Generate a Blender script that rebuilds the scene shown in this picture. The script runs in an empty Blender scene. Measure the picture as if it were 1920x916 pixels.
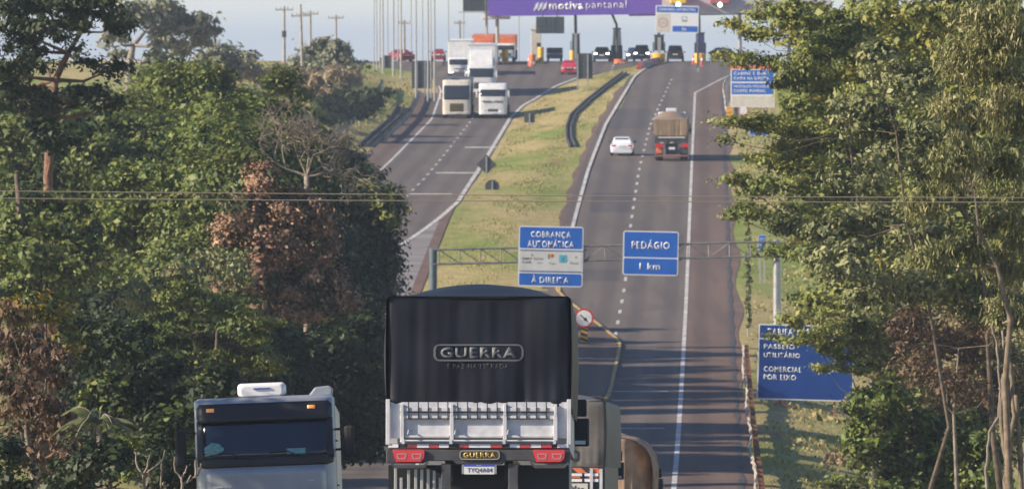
import bpy, bmesh, math, random
import numpy as np
from mathutils import Vector, Matrix, noise
C = bpy.context.scene
COL = C.collection
R_ = math.radians
F = 18000.0            # focal length in pixels of the 1920 px wide photograph
HY = 100.0             # picture row of the horizon

# ---------------------------------------------------------------- camera
cd = bpy.data.cameras.new("camera")
cam = bpy.data.objects.new("camera", cd)
COL.objects.link(cam)
cd.sensor_width = 36.0
cd.lens = 36.0 * F / 1920.0
cam.location = (0, 0, 0)
cam.rotation_euler = (R_(90) - math.atan((458 - HY) / F), 0, 0)
cd.clip_start = 1.0
cd.clip_end = 40000
cd.dof.use_dof = True
cd.dof.focus_distance = 155
cd.dof.aperture_fstop = 9.0
C.camera = cam

# ---------------------------------------------------------------- sky, sun, exposure
SUN_EL = 26.5
SUN_AZ = 16.0          # light travels to +x, turned this far towards +y
w = bpy.data.worlds.new("World")
C.world = w
w.use_nodes = True
nt = w.node_tree
nt.nodes.clear()
sky = nt.nodes.new("ShaderNodeTexSky")
sky.sky_type = 'NISHITA'
sky.sun_disc = False
sky.sun_elevation = R_(SUN_EL)
sky.sun_rotation = math.atan2(-math.cos(R_(SUN_AZ)), -math.sin(R_(SUN_AZ)))
sky.air_density = 1.4
sky.dust_density = 0.6
sky.ozone_density = 3.0
bgn = nt.nodes.new("ShaderNodeBackground")
bgn.inputs[1].default_value = 0.062
wo = nt.nodes.new("ShaderNodeOutputWorld")
tint = nt.nodes.new("ShaderNodeMix"); tint.data_type = 'RGBA'; tint.blend_type = 'MULTIPLY'   # clear cool air
tint.inputs[0].default_value = 1.0
tint.inputs[7].default_value = (0.86, 0.98, 1.36, 1)
nt.links.new(sky.outputs[0], tint.inputs[6])
tcw = nt.nodes.new("ShaderNodeTexCoord"); sep = nt.nodes.new("ShaderNodeSeparateXYZ")   # thick bright air low over the horizon
nt.links.new(tcw.outputs["Generated"], sep.inputs[0])
mrw = nt.nodes.new("ShaderNodeMapRange"); mrw.interpolation_type = 'SMOOTHSTEP'
mrw.inputs[1].default_value = 0.0; mrw.inputs[2].default_value = 0.16; mrw.inputs[3].default_value = 3.3; mrw.inputs[4].default_value = 0.95
nt.links.new(sep.outputs[2], mrw.inputs[0])
band = nt.nodes.new("ShaderNodeVectorMath"); band.operation = 'SCALE'
nt.links.new(tint.outputs[2], band.inputs[0]); nt.links.new(mrw.outputs[0], band.inputs[3])
nt.links.new(band.outputs[0], bgn.inputs[0])
nt.links.new(bgn.outputs[0], wo.inputs[0])
sd = bpy.data.lights.new("sun", 'SUN')
sd.energy = 5.0
sd.angle = R_(0.53)
sd.color = (1.0, 0.86, 0.68)
sun = bpy.data.objects.new("sun", sd)
COL.objects.link(sun)
sdir = Vector((math.cos(R_(SUN_AZ)) * math.cos(R_(SUN_EL)), math.sin(R_(SUN_AZ)) * math.cos(R_(SUN_EL)), -math.sin(R_(SUN_EL))))
sun.rotation_euler = sdir.to_track_quat('-Z', 'Y').to_euler()
C.view_settings.view_transform = 'Standard'
C.view_settings.look = 'None'
C.view_settings.exposure = 0.72
C.view_settings.gamma = 1.0
C.view_settings.use_curve_mapping = False
C.render.engine = 'CYCLES'
C.cycles.max_bounces = 6
C.cycles.diffuse_bounces = 2
C.cycles.glossy_bounces = 3
C.cycles.transmission_bounces = 3
C.cycles.transparent_max_bounces = 8
C.cycles.volume_bounces = 0

# ---------------------------------------------------------------- materials
def mat(name, col, rough=0.6, metal=0.0, var=0.0, scale=3.0, bump=0.0, col2=None, stretch=(1, 1, 1), spec=0.5, coat=0.0, emit=0.0, detail=4.0):
    m = bpy.data.materials.new(name)
    m.use_nodes = True
    n = m.node_tree.nodes
    b = n["Principled BSDF"]
    b.inputs["Base Color"].default_value = (*col, 1)
    b.inputs["Roughness"].default_value = rough
    b.inputs["Metallic"].default_value = metal
    b.inputs["Specular IOR Level"].default_value = spec
    if coat: b.inputs["Coat Weight"].default_value = coat
    if emit:
        b.inputs["Emission Color"].default_value = (*col, 1)
        b.inputs["Emission Strength"].default_value = emit
    if var or bump or col2:
        L = m.node_tree.links
        tc = n.new("ShaderNodeTexCoord"); mp = n.new("ShaderNodeMapping")
        mp.inputs["Scale"].default_value = stretch
        L.new(tc.outputs["Object"], mp.inputs["Vector"])
        nz = n.new("ShaderNodeTexNoise")
        nz.inputs["Scale"].default_value = scale
        nz.inputs["Detail"].default_value = detail
        nz.inputs["Roughness"].default_value = 0.6
        L.new(mp.outputs[0], nz.inputs["Vector"])
        c2 = col2 or tuple(max(0, c * (1 - var)) for c in col)
        c1 = col if col2 else tuple(min(1, c * (1 + var * 0.6)) for c in col)
        rp = n.new("ShaderNodeValToRGB")
        rp.color_ramp.elements[0].position = 0.36
        rp.color_ramp.elements[1].position = 0.66
        rp.color_ramp.elements[0].color = (*c2, 1)
        rp.color_ramp.elements[1].color = (*c1, 1)
        L.new(nz.outputs["Fac"], rp.inputs[0])
        if var or col2: L.new(rp.outputs[0], b.inputs["Base Color"])
        if bump:
            bp = n.new("ShaderNodeBump")
            bp.inputs["Strength"].default_value = bump
            bp.inputs["Distance"].default_value = 0.02
            L.new(nz.outputs["Fac"], bp.inputs["Height"])
            L.new(bp.outputs[0], b.inputs["Normal"])
    return m

def leafmat(name, cols, trans=0.16, rough=0.55, big=0.35):
    """foliage: each leaf its own tone, larger patches of another tone; cols are dark to light"""
    m = bpy.data.materials.new(name)
    m.use_nodes = True
    n = m.node_tree.nodes; L = m.node_tree.links
    b = n["Principled BSDF"]; out = n["Material Output"]
    ge = n.new("ShaderNodeNewGeometry")
    tc = n.new("ShaderNodeTexCoord")
    nz = n.new("ShaderNodeTexNoise"); nz.inputs["Scale"].default_value = big; nz.inputs["Detail"].default_value = 3
    L.new(tc.outputs["Object"], nz.inputs["Vector"])
    ma = n.new("ShaderNodeMath"); ma.operation = 'MULTIPLY_ADD'
    L.new(ge.outputs["Random Per Island"], ma.inputs[0]); ma.inputs[1].default_value = 0.55
    mb = n.new("ShaderNodeMath"); mb.operation = 'MULTIPLY_ADD'
    L.new(nz.outputs["Fac"], mb.inputs[0]); mb.inputs[1].default_value = 1.4; mb.inputs[2].default_value = -0.45
    L.new(mb.outputs[0], ma.inputs[2])
    rp = n.new("ShaderNodeValToRGB")
    el = rp.color_ramp.elements
    while len(el) < len(cols): el.new(0.5)
    for i, c in enumerate(cols):
        el[i].position = 0.05 + 0.9 * i / (len(cols) - 1); el[i].color = (*c, 1)
    L.new(ma.outputs[0], rp.inputs[0])
    L.new(rp.outputs[0], b.inputs["Base Color"])
    b.inputs["Roughness"].default_value = rough
    b.inputs["Specular IOR Level"].default_value = 0.35
    tr = n.new("ShaderNodeBsdfTranslucent")
    L.new(rp.outputs[0], tr.inputs[0])
    mx = n.new("ShaderNodeMixShader"); mx.inputs[0].default_value = trans
    L.new(b.outputs[0], mx.inputs[1]); L.new(tr.outputs[0], mx.inputs[2])
    L.new(mx.outputs[0], out.inputs["Surface"])
    return m

M = {}
M['white'] = mat("white_paint", (.72, .72, .72), .35, var=.12, scale=2, coat=.3)
M['white_gate'] = mat("white_gate_paint", (.60, .60, .62), .45, var=.16, scale=5)
M['cream'] = mat("cream_paint", (.66, .61, .52), .4, var=.1)
M['silver'] = mat("silver_paint", (.33, .345, .37), .38, metal=.3, var=.12, scale=1.5, coat=.4)
M['black'] = mat("black_plastic", (.015, .015, .018), .5)
M['dark'] = mat("dark_steel", (.035, .036, .04), .5, var=.3)
M['darkgrey'] = mat("dark_grey_steel", (.07, .07, .075), .5, var=.3)
M['chassis'] = mat("chassis", (.05, .05, .055), .45, var=.3, scale=4)
M['rubber'] = mat("rubber", (.018, .018, .018), .8)
M['glass'] = mat("windscreen", (.012, .016, .024), .06, spec=.8)
M['glassfar'] = mat("tinted_glass", (.02, .026, .036), .12, spec=.7)
M['steel'] = mat("galvanised_steel", (.42, .43, .44), .45, metal=.6, var=.15)
M['truss'] = mat("truss_steel", (.22, .22, .21), .55, metal=.3, var=.3)
M['pole'] = mat("painted_pole", (.36, .355, .335), .5, var=.1)
M['wood'] = mat("weathered_wood", (.36, .32, .27), .85, var=.35)
M['woodpost'] = mat("red_brown_post", (.26, .13, .08), .85, var=.4)
M['concrete'] = mat("concrete", (.36, .34, .31), .85, var=.3, scale=2)
M['drain'] = mat("shade_dark_concrete", (.05, .05, .056), .9, var=.4, scale=.8)  # channel's inner shade put into the colour; the road edge gap shares it
M['kerbyellow'] = mat("yellow_kerb_paint", (.42, .29, .10), .85, var=.4, scale=1.5)
M['yellow'] = mat("yellow_paint", (.80, .47, .04), .5, var=.12)
M['orange'] = mat("orange_paint", (.72, .17, .05), .5, var=.2)
M['blue'] = mat("sign_blue", (.020, .135, .54), .5, spec=.3, var=.10, scale=1.2)
M['bluedeep'] = mat("sign_blue_deep", (.009, .053, .25), .5, spec=.3, var=.10, scale=1.0)
M['signwhite'] = mat("sign_white", (.78, .79, .80), .5, spec=.3)
M['signgrey'] = mat("sign_pale_panel", (.62, .63, .62), .5, var=.1, scale=1.2)
M['letter'] = mat("white_lettering", (.82, .83, .84), .5, spec=.3)
M['railtan'] = mat("weathered_rail", (.38, .33, .27), .7, var=.4, scale=.5)
M['pinkred'] = mat("faded_red_paint", (.34, .12, .10), .6, var=.3)
M['gantrypost'] = mat("blue_grey_paint", (.10, .145, .175), .5, var=.15)
M['darkred'] = mat("dark_red_car_paint", (.30, .02, .03), .3, coat=.3)
M['letter_mid'] = mat("weathered_lettering", (.40, .42, .46), .6)
M['letter_dim'] = mat("grey_lettering", (.115, .125, .14), .6)
M['letter_dim2'] = mat("dim_lettering", (.05, .056, .066), .6)
M['red'] = mat("red_paint", (.55, .03, .04), .4, coat=.3)
M['lens'] = mat("red_lens", (.62, .015, .025), .2, coat=.6)
M['lensclear'] = mat("clear_lens", (.42, .30, .28), .2, coat=.6)
M['amber'] = mat("amber_lamp", (.75, .30, .08), .3, emit=.25)
M['lamp'] = mat("headlamp_on", (1.0, .97, .92), .2, emit=5.0)
M['lampoff'] = mat("headlamp", (.62, .62, .60), .15, coat=.5)
M['gold'] = mat("gold_enamel", (.55, .38, .12), .4, metal=.2)
M['golddark'] = mat("dark_gold", (.09, .062, .02), .5)
M['chrome'] = mat("grey_enamel", (.45, .45, .42), .35, metal=.4)
M['platewhite'] = mat("plate_white", (.72, .72, .72), .4)
M['plateblue'] = mat("plate_blue", (.07, .09, .45), .4)
M['purple'] = mat("purple_fascia", (.150, .080, .46), .5, var=.05)
M['lilac'] = mat("pale_fascia", (.52, .49, .58), .5, var=.08)
M['beige'] = mat("beige_cladding", (.66, .60, .49), .6, var=.12)
M['boardback'] = mat("sign_back", (.055, .058, .066), .6, var=.25)
M['led'] = mat("dark_led_board", (.05, .065, .075), .5, var=.3)
M['greenlamp'] = mat("green_signal", (.55, 1.0, .75), .3, emit=6)
M['carwhite'] = mat("white_car_paint", (.72, .75, .80), .22, coat=.6)
M['carblack'] = mat("black_car_paint", (.02, .02, .024), .22, coat=.6)
M['carblue'] = mat("blue_truck_paint", (.08, .25, .52), .3, coat=.5)
M['carred'] = mat("red_car_paint", (.55, .03, .05), .25, coat=.5)
M['bark'] = mat("bark", (.12, .09, .065), .9, var=.5, scale=6, bump=.6)
M['barkred'] = mat("reddish_bark", (.20, .11, .075), .9, var=.4, scale=6, bump=.5)
M['barkpale'] = mat("pale_bark", (.19, .145, .10), .9, var=.4, scale=5, bump=.5)
M['barkgrey'] = mat("grey_bark", (.25, .22, .19), .9, var=.4, scale=5)
M['twig'] = mat("dry_twigs", (.235, .195, .155), .9, var=.4, scale=4)
M['wire'] = mat("cable", (.26, .22, .16), .6)
M['tarpblack'] = mat("black_tarpaulin", (.0068, .0095, .0175), .56, var=.35, scale=1.2, bump=.25, spec=.32)
M['tarpgrey'] = mat("grey_tarpaulin", (.125, .113, .10), .6, var=.25, scale=1.5, bump=.2)
M['tarptan'] = mat("tan_tarpaulin", (.42, .28, .18), .85, var=.3, scale=2, bump=.3, spec=.15)
M['tarpbrown'] = mat("brown_tarpaulin", (.27, .185, .115), .65, var=.2, scale=2, bump=.2)
M['bags'] = mat("pale_teal_bag", (.16, .34, .33), .6, var=.3)

# leaves (dark to light)
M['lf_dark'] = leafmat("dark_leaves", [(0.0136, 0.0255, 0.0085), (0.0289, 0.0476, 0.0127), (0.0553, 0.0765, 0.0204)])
M['lf_mango'] = leafmat("glossy_green_leaves", [(0.0285, 0.0481, 0.0118), (0.0684, 0.107, 0.0198), (0.143, 0.182, 0.0315), (0.228, 0.236, 0.0542)], big=.45)
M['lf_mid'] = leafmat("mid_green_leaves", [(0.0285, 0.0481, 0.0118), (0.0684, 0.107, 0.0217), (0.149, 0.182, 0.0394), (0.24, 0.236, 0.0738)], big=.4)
M['lf_olive'] = leafmat("olive_feathery_leaves", [(.055, .08, .018), (.13, .168, .036), (.215, .24, .055), (.34, .30, .065)], big=.5)
M['lf_grey'] = leafmat("grey_green_leaves", [(0.0659, 0.0832, 0.0353), (0.138, 0.16, 0.0648), (0.237, 0.25, 0.106), (0.369, 0.346, 0.165)], big=.4)
M['lf_euc'] = leafmat("drooping_leaves", [(0.0527, 0.064, 0.0212), (0.119, 0.134, 0.0424), (0.224, 0.224, 0.0765), (0.475, 0.422, 0.224)], big=.5)
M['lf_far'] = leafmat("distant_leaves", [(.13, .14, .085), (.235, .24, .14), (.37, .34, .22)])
M['lf_brown'] = leafmat("brown_seed_heads", [(.17, .095, .055), (.34, .20, .12), (.46, .29, .175)], trans=.1)
M['lf_rust'] = leafmat("rust_brown_leaves", [(.04, .026, .016), (.10, .058, .034), (.18, .11, .06), (.12, .11, .05)], trans=.15)
M['lf_tangle'] = leafmat("tangled_dry_leaves", [(.08, .065, .03), (.17, .13, .06), (.24, .20, .09), (.17, .19, .06)], trans=.15)
M['lf_yellow'] = leafmat("yellow_leaves", [(.12, .12, .02), (.30, .23, .025), (.45, .30, .03)], big=.8)
M['lf_palm'] = leafmat("palm_leaves", [(0.0659, 0.102, 0.0353), (0.145, 0.173, 0.0589), (0.224, 0.23, 0.0883)], big=1.0)
M['straw'] = leafmat("dry_straw", [(.24, .18, .10), (.40, .31, .18), (.52, .42, .26)], big=.6, trans=.2)
M['grass'] = leafmat("grass_blades", [(.12, .15, .035), (.21, .22, .06), (.33, .28, .11), (.42, .33, .16)], big=.11, trans=.15, rough=.8)
M['yellow_fleck'] = leafmat('yellow_fleck_leaves', [(.08, .11, .03), (.17, .20, .045), (.28, .27, .06), (.40, .33, .06)], big=.6)

# ---------------------------------------------------------------- mesh helpers
class MB:
    def __init__(self): self.v = []; self.f = []
    def add(self, vs, fs):
        o = len(self.v); self.v += [tuple(p) for p in vs]; self.f += [tuple(i + o for i in f) for f in fs]; return self
    def box(self, x0, x1, y0, y1, z0, z1):
        return self.add([(x0, y0, z0), (x1, y0, z0), (x1, y1, z0), (x0, y1, z0), (x0, y0, z1), (x1, y0, z1), (x1, y1, z1), (x0, y1, z1)],
                        [(0, 3, 2, 1), (4, 5, 6, 7), (0, 1, 5, 4), (1, 2, 6, 5), (2, 3, 7, 6), (3, 0, 4, 7)])
    def prism(self, pts, a0, a1, axis='y'):
        """pts: closed outline in the plane across the axis (x,z for 'y'; y,z for 'x'; x,y for 'z')"""
        n = len(pts)
        def p(q, a):
            return (q[0], a, q[1]) if axis == 'y' else ((a, q[0], q[1]) if axis == 'x' else (q[0], q[1], a))
        vs = [p(q, a0) for q in pts] + [p(q, a1) for q in pts]
        fs = [tuple(range(n - 1, -1, -1)), tuple(range(n, 2 * n))] + [(i, (i + 1) % n, n + (i + 1) % n, n + i) for i in range(n)]
        return self.add(vs, fs)
    def loft(self, rings, cap=True):
        n = len(rings[0]); vs = []; fs = []
        for r in rings: vs += list(r)
        for k in range(len(rings) - 1):
            for i in range(n):
                j = (i + 1) % n
                fs.append((k * n + i, k * n + j, (k + 1) * n + j, (k + 1) * n + i))
        if cap:
            fs.append(tuple(range(n - 1, -1, -1))); fs.append(tuple(range((len(rings) - 1) * n, len(rings) * n)))
        return self.add(vs, fs)
    def tube(self, pts, rads, n=8, cap=True):
        pts = [Vector(p) for p in pts]
        if not isinstance(rads, (list, tuple)): rads = [rads] * len(pts)
        rings = []; prev = None
        for i, p in enumerate(pts):
            d = (pts[min(i + 1, len(pts) - 1)] - pts[max(i - 1, 0)])
            if d.length < 1e-6: d = Vector((0, 0, 1))
            d.normalize()
            if prev is None: u = d.orthogonal().normalized()
            else:
                u = prev - d * prev.dot(d)
                u = u.normalized() if u.length > 1e-5 else d.orthogonal().normalized()
            prev = u; v = d.cross(u)
            rings.append([p + (u * math.cos(t) + v * math.sin(t)) * rads[i] for t in [2 * math.pi * k / n for k in range(n)]])
        return self.loft(rings, cap)
    def disc(self, c, r, y0, y1, n=24):
        return self.prism([(c[0] + r * math.cos(2 * math.pi * k / n), c[1] + r * math.sin(2 * math.pi * k / n)) for k in range(n)], y0, y1, 'y')
    def grid(self, fn, nu, nv):
        vs = [fn(i / nu, j / nv) for j in range(nv + 1) for i in range(nu + 1)]
        fs = [(j * (nu + 1) + i, j * (nu + 1) + i + 1, (j + 1) * (nu + 1) + i + 1, (j + 1) * (nu + 1) + i) for j in range(nv) for i in range(nu)]
        return self.add(vs, fs)
    def build(self, name, m, parent=None, bevel=0, smooth=False, recalc=True, solid=0):
        me = bpy.data.meshes.new(name)
        me.from_pydata(self.v, [], self.f)
        if recalc:
            bm = bmesh.new(); bm.from_mesh(me)
            bmesh.ops.recalc_face_normals(bm, faces=bm.faces)
            bm.to_mesh(me); bm.free()
        me.materials.append(M[m] if isinstance(m, str) else m)
        if smooth: me.polygons.foreach_set('use_smooth', [True] * len(me.polygons))
        o = bpy.data.objects.new(name, me)
        COL.objects.link(o)
        if parent is not None: o.parent = parent
        if solid:
            s = o.modifiers.new("solid", 'SOLIDIFY'); s.thickness = solid; s.offset = -1
        if bevel:
            b = o.modifiers.new("bevel", 'BEVEL'); b.width = bevel; b.segments = 2; b.limit_method = 'ANGLE'; b.angle_limit = R_(40)
        return o

def rrect(x0, x1, z0, z1, r, n=5):
    p = []
    for cx, cz, a in ((x1 - r, z1 - r, 0), (x0 + r, z1 - r, 90), (x0 + r, z0 + r, 180), (x1 - r, z0 + r, 270)):
        for k in range(n + 1):
            t = R_(a + 90 * k / n); p.append((cx + r * math.cos(t), cz + r * math.sin(t)))
    return p

def ring_frame(mb, x0, x1, z0, z1, r, t, y0, y1):
    """rounded outline of thickness t"""
    a = rrect(x0, x1, z0, z1, r); b = rrect(x0 + t, x1 - t, z0 + t, z1 - t, max(r - t, .005))
    n = len(a)
    vs = [(p[0], y0, p[1]) for p in a] + [(p[0], y0, p[1]) for p in b] + [(p[0], y1, p[1]) for p in a] + [(p[0], y1, p[1]) for p in b]
    fs = []
    for i in range(n):
        j = (i + 1) % n
        fs += [(i, j, n + j, n + i), (2 * n + i, 3 * n + i, 3 * n + j, 2 * n + j), (i, 2 * n + i, 2 * n + j, j), (n + i, n + j, 3 * n + j, 3 * n + i)]
    mb.add(vs, fs)

def tag(o, label, cat, group=None, kind=None):
    if label: o['label'] = label
    if cat: o['category'] = cat
    if group: o['group'] = group
    if kind: o['kind'] = kind
    return o
def struct(o, kind='structure'): o['kind'] = kind; return o
def thing(name, label, cat, loc=(0, 0, 0), rot=(0, 0, 0), group=None):
    o = bpy.data.objects.new(name, None)
    o.empty_display_size = .3
    COL.objects.link(o); o.location = loc; o.rotation_euler = rot
    return tag(o, label, cat, group)
def copy_tree(o, parent=None):
    c = o.copy(); COL.objects.link(c)
    if parent is not None: c.parent = parent
    for ch in list(o.children): copy_tree(ch, c)
    return c

def text(s, w, h, cx, cz, y, m, parent, name="lettering", bold=0.0, depth=0.004, slant=0):
    """raised lettering facing -y, fitted to w by h around (cx, cz)"""
    cu = bpy.data.curves.new("t", 'FONT'); cu.body = s; cu.size = 1.0; cu.align_x = 'CENTER'; cu.space_character = 1.12
    cu.offset = bold; cu.extrude = 0.0; cu.resolution_u = 3; cu.shear = slant
    to = bpy.data.objects.new("t", cu); COL.objects.link(to)
    dg = bpy.context.evaluated_depsgraph_get()
    me = bpy.data.meshes.new_from_object(to.evaluated_get(dg))
    bpy.data.objects.remove(to); bpy.data.curves.remove(cu)
    me.name = name
    n = len(me.vertices); co = np.zeros(n * 3, np.float32); me.vertices.foreach_get('co', co); co = co.reshape(-1, 3)
    lo, hi = co.min(0), co.max(0)
    out = np.zeros_like(co)
    out[:, 0] = cx + ((co[:, 0] - lo[0]) / (hi[0] - lo[0]) - .5) * w
    out[:, 2] = cz + ((co[:, 1] - lo[1]) / (hi[1] - lo[1]) - .5) * h
    out[:, 1] = y
    me.vertices.foreach_set('co', out.ravel())
    me.materials.clear(); me.materials.append(M[m])
    o = bpy.data.objects.new(name, me); COL.objects.link(o)
    if parent is not None: o.parent = parent
    s_ = o.modifiers.new("solid", 'SOLIDIFY'); s_.thickness = depth; s_.offset = 0
    return o

def P(px, py, Y): return Vector(((px - 960) / F * Y, Y, -(py - HY) / F * Y))
def S(Y): return F / Y

# ---------------------------------------------------------------- the lie of the land
def table(pts, smooth=25):
    ys = np.arange(-200, 1700, 1.0)
    v = np.interp(ys, [p[0] for p in pts], [p[1] for p in pts])
    if smooth:
        k = np.ones(2 * smooth + 1) / (2 * smooth + 1)
        v = np.convolve(np.pad(v, smooth, mode='edge'), k, mode='valid')
    return lambda Y: float(np.interp(Y, ys, v))
near = [(-200, 0.5), (0, -2.2), (60, -4.0), (135, -7.0), (172, -9.0), (229, -11.9), (277, -14.5), (320, -15.7), (382, -16.0), (430, -15.7), (485, -15.0), (545, -13.8)]
far_ = [(1000, -.85), (1050, -.9), (1120, -3.5), (1300, -14), (1600, -32)]
zr = table(near + [(643, -10.5), (720, -8.1), (818, -5.5), (900, -3.2), (950, -1.8)] + far_, 14)
zl = table(near + [(590, -12.2), (643, -9.9), (740, -8.2), (857, -5.9), (900, -4.3), (947, -2.2)] + far_, 10)
def Rx(Y): return 1.5 + .0205 * (min(Y, 1120) - 135)
_mr = table([(-200, -3.5), (425, -3.5), (440, -3.25), (492, -3.25), (550, -7.5), (700, -7.6), (800, -7.35), (930, -6.0), (980, -4.6), (1000, -4.2), (1600, -4.2)], 5)
def MR(Y): return Rx(Y) + _mr(Y)
_ml = table([(455, 0), (484, -5), (545, -5.4), (590, -4.8), (630, -4.1), (690, -2.6), (857, 0.05), (885, 1.2), (925, 4.6), (985, 13.0), (992, 14.2)], 3)
def ML(Y):
    if Y <= 425 or Y >= 993: return MR(Y)
    if Y < 455:
        t = (Y - 425) / 30; return MR(Y) * (1 - t) + _ml(455) * t
    return min(_ml(Y), MR(Y))
LL = table([(-200, -9), (200, -8), (300, -7.6), (400, -8), (455, -9), (484, -10.5), (545, -14.5), (590, -14.2), (643, -11.7), (690, -10.4), (857, -7.4), (915, -7.0), (947, -8), (1000, -16), (1600, -16)], 4)
_rs = table([(-200, 2.5), (880, 2.5), (930, 5.5), (1000, 12), (1600, 12)], 5)
def RS(Y): return Rx(Y) + _rs(Y)
bank = table([(-200, 2), (500, 1.2), (640, 1.6), (740, 2.6), (857, 4.0), (915, 2.6), (960, .9), (1000, .1), (1600, 0)], 10)
vr = table([(-200, -1.0), (500, -1.0), (620, 0), (1600, 0)], 20)
def cols(Y):
    a, b, h = zl(Y), zr(Y), bank(Y)
    L0, m0, m1, r1 = LL(Y), ML(Y), MR(Y), RS(Y)
    zm = a if m1 - m0 < .05 else None
    o = [(-3000, a + h - 6), (-600, a + h - 3), (-200, a + h - 1), (-90, a + h * .8), (-55, a + h * .9)]
    for d, k in ((34, 1.0), (26, 1.05), (20, 1.0), (15, .92), (11, .66), (8, .42), (5.5, .2), (3.6, .03)): o.append((L0 - d, a + h * k))
    o.append((L0, a))
    for i in range(1, 4): o.append((L0 + (m0 - L0) * i / 4, a))
    o.append((m0, a))
    for i in range(1, 8):
        t = i / 8; o.append((m0 + (m1 - m0) * t, a + (b - a) * t + .12 * math.sin(t * math.pi) ** 3))
    o.append((m1, b))
    for i in range(1, 4): o.append((m1 + (r1 - m1) * i / 4, b))
    o.append((r1, b))
    q = vr(Y)
    for d, k in ((1.2, .06), (3, .4), (6, .9), (10, 1.1), (16, 1.2), (26, .6)): o.append((r1 + d, b + q * k))
    o += [(70, b + .4), (150, b + .5), (600, b - 2), (3000, b - 6)]
    return o
NL, NM, NR = 13, 17, 25       # column indices of the left asphalt edge, median left edge, median right edge
NRS = NR + 4
def gz(x, Y):
    c = cols(Y)
    return float(np.interp(x, [p[0] for p in c], [p[1] for p in c]))
rows = [-100, -60] + list(range(-40, 1120, 4)) + [1150, 1200, 1300, 1450, 1600, 2000, 3000]

# ---------------------------------------------------------------- ground and road surfaces
def ground_material():
    m = bpy.data.materials.new("roadside_ground"); m.use_nodes = True
    n = m.node_tree.nodes; L = m.node_tree.links; b = n["Principled BSDF"]
    tc = n.new("ShaderNodeTexCoord")
    def nz(scale, sx=1, sy=1, detail=5, off=0):
        mp = n.new("ShaderNodeMapping"); mp.inputs["Scale"].default_value = (sx, sy, 1); mp.inputs["Location"].default_value = (off, off * 2, 0)
        L.new(tc.outputs["Object"], mp.inputs[0])
        t = n.new("ShaderNodeTexNoise"); t.inputs["Scale"].default_value = scale; t.inputs["Detail"].default_value = detail; t.inputs["Roughness"].default_value = .65
        L.new(mp.outputs[0], t.inputs["Vector"]); return t.outputs["Fac"]
    def ramp(src, p0, p1, c0, c1):
        r = n.new("ShaderNodeValToRGB"); e = r.color_ramp.elements
        e[0].position = p0; e[1].position = p1; e[0].color = (*c0, 1); e[1].color = (*c1, 1)
        L.new(src, r.inputs[0]); return r.outputs[0]
    def mix(f, a, c):
        x = n.new("ShaderNodeMix"); x.data_type = 'RGBA'
        L.new(f, x.inputs[0]); L.new(a, x.inputs[6]); L.new(c, x.inputs[7]); return x.outputs[2]
    green = ramp(nz(.9, 1, .5), .3, .7, (.13, .19, .036), (.25, .28, .07))
    straw = ramp(nz(1.4, 1, .5, off=7), .3, .7, (.30, .245, .10), (.46, .37, .17))
    soil = ramp(nz(2.0, off=13), .3, .7, (.20, .095, .055), (.31, .17, .11))
    f1 = ramp(nz(.11, 1, .22, 6), .39, .55, (0, 0, 0), (1, 1, 1))
    f2 = ramp(nz(.16, 1, .25, 7, off=21), .60, .70, (0, 0, 0), (1, 1, 1))
    c = mix(f2, mix(f1, green, straw), soil)
    L.new(c, b.inputs["Base Color"]); b.inputs["Roughness"].default_value = .95; b.inputs["Specular IOR Level"].default_value = .1
    bp = n.new("ShaderNodeBump"); bp.inputs["Strength"].default_value = .8; bp.inputs["Distance"].default_value = .12
    L.new(nz(2.5, 1, .6), bp.inputs["Height"]); L.new(bp.outputs[0], b.inputs["Normal"])
    return m
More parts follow.
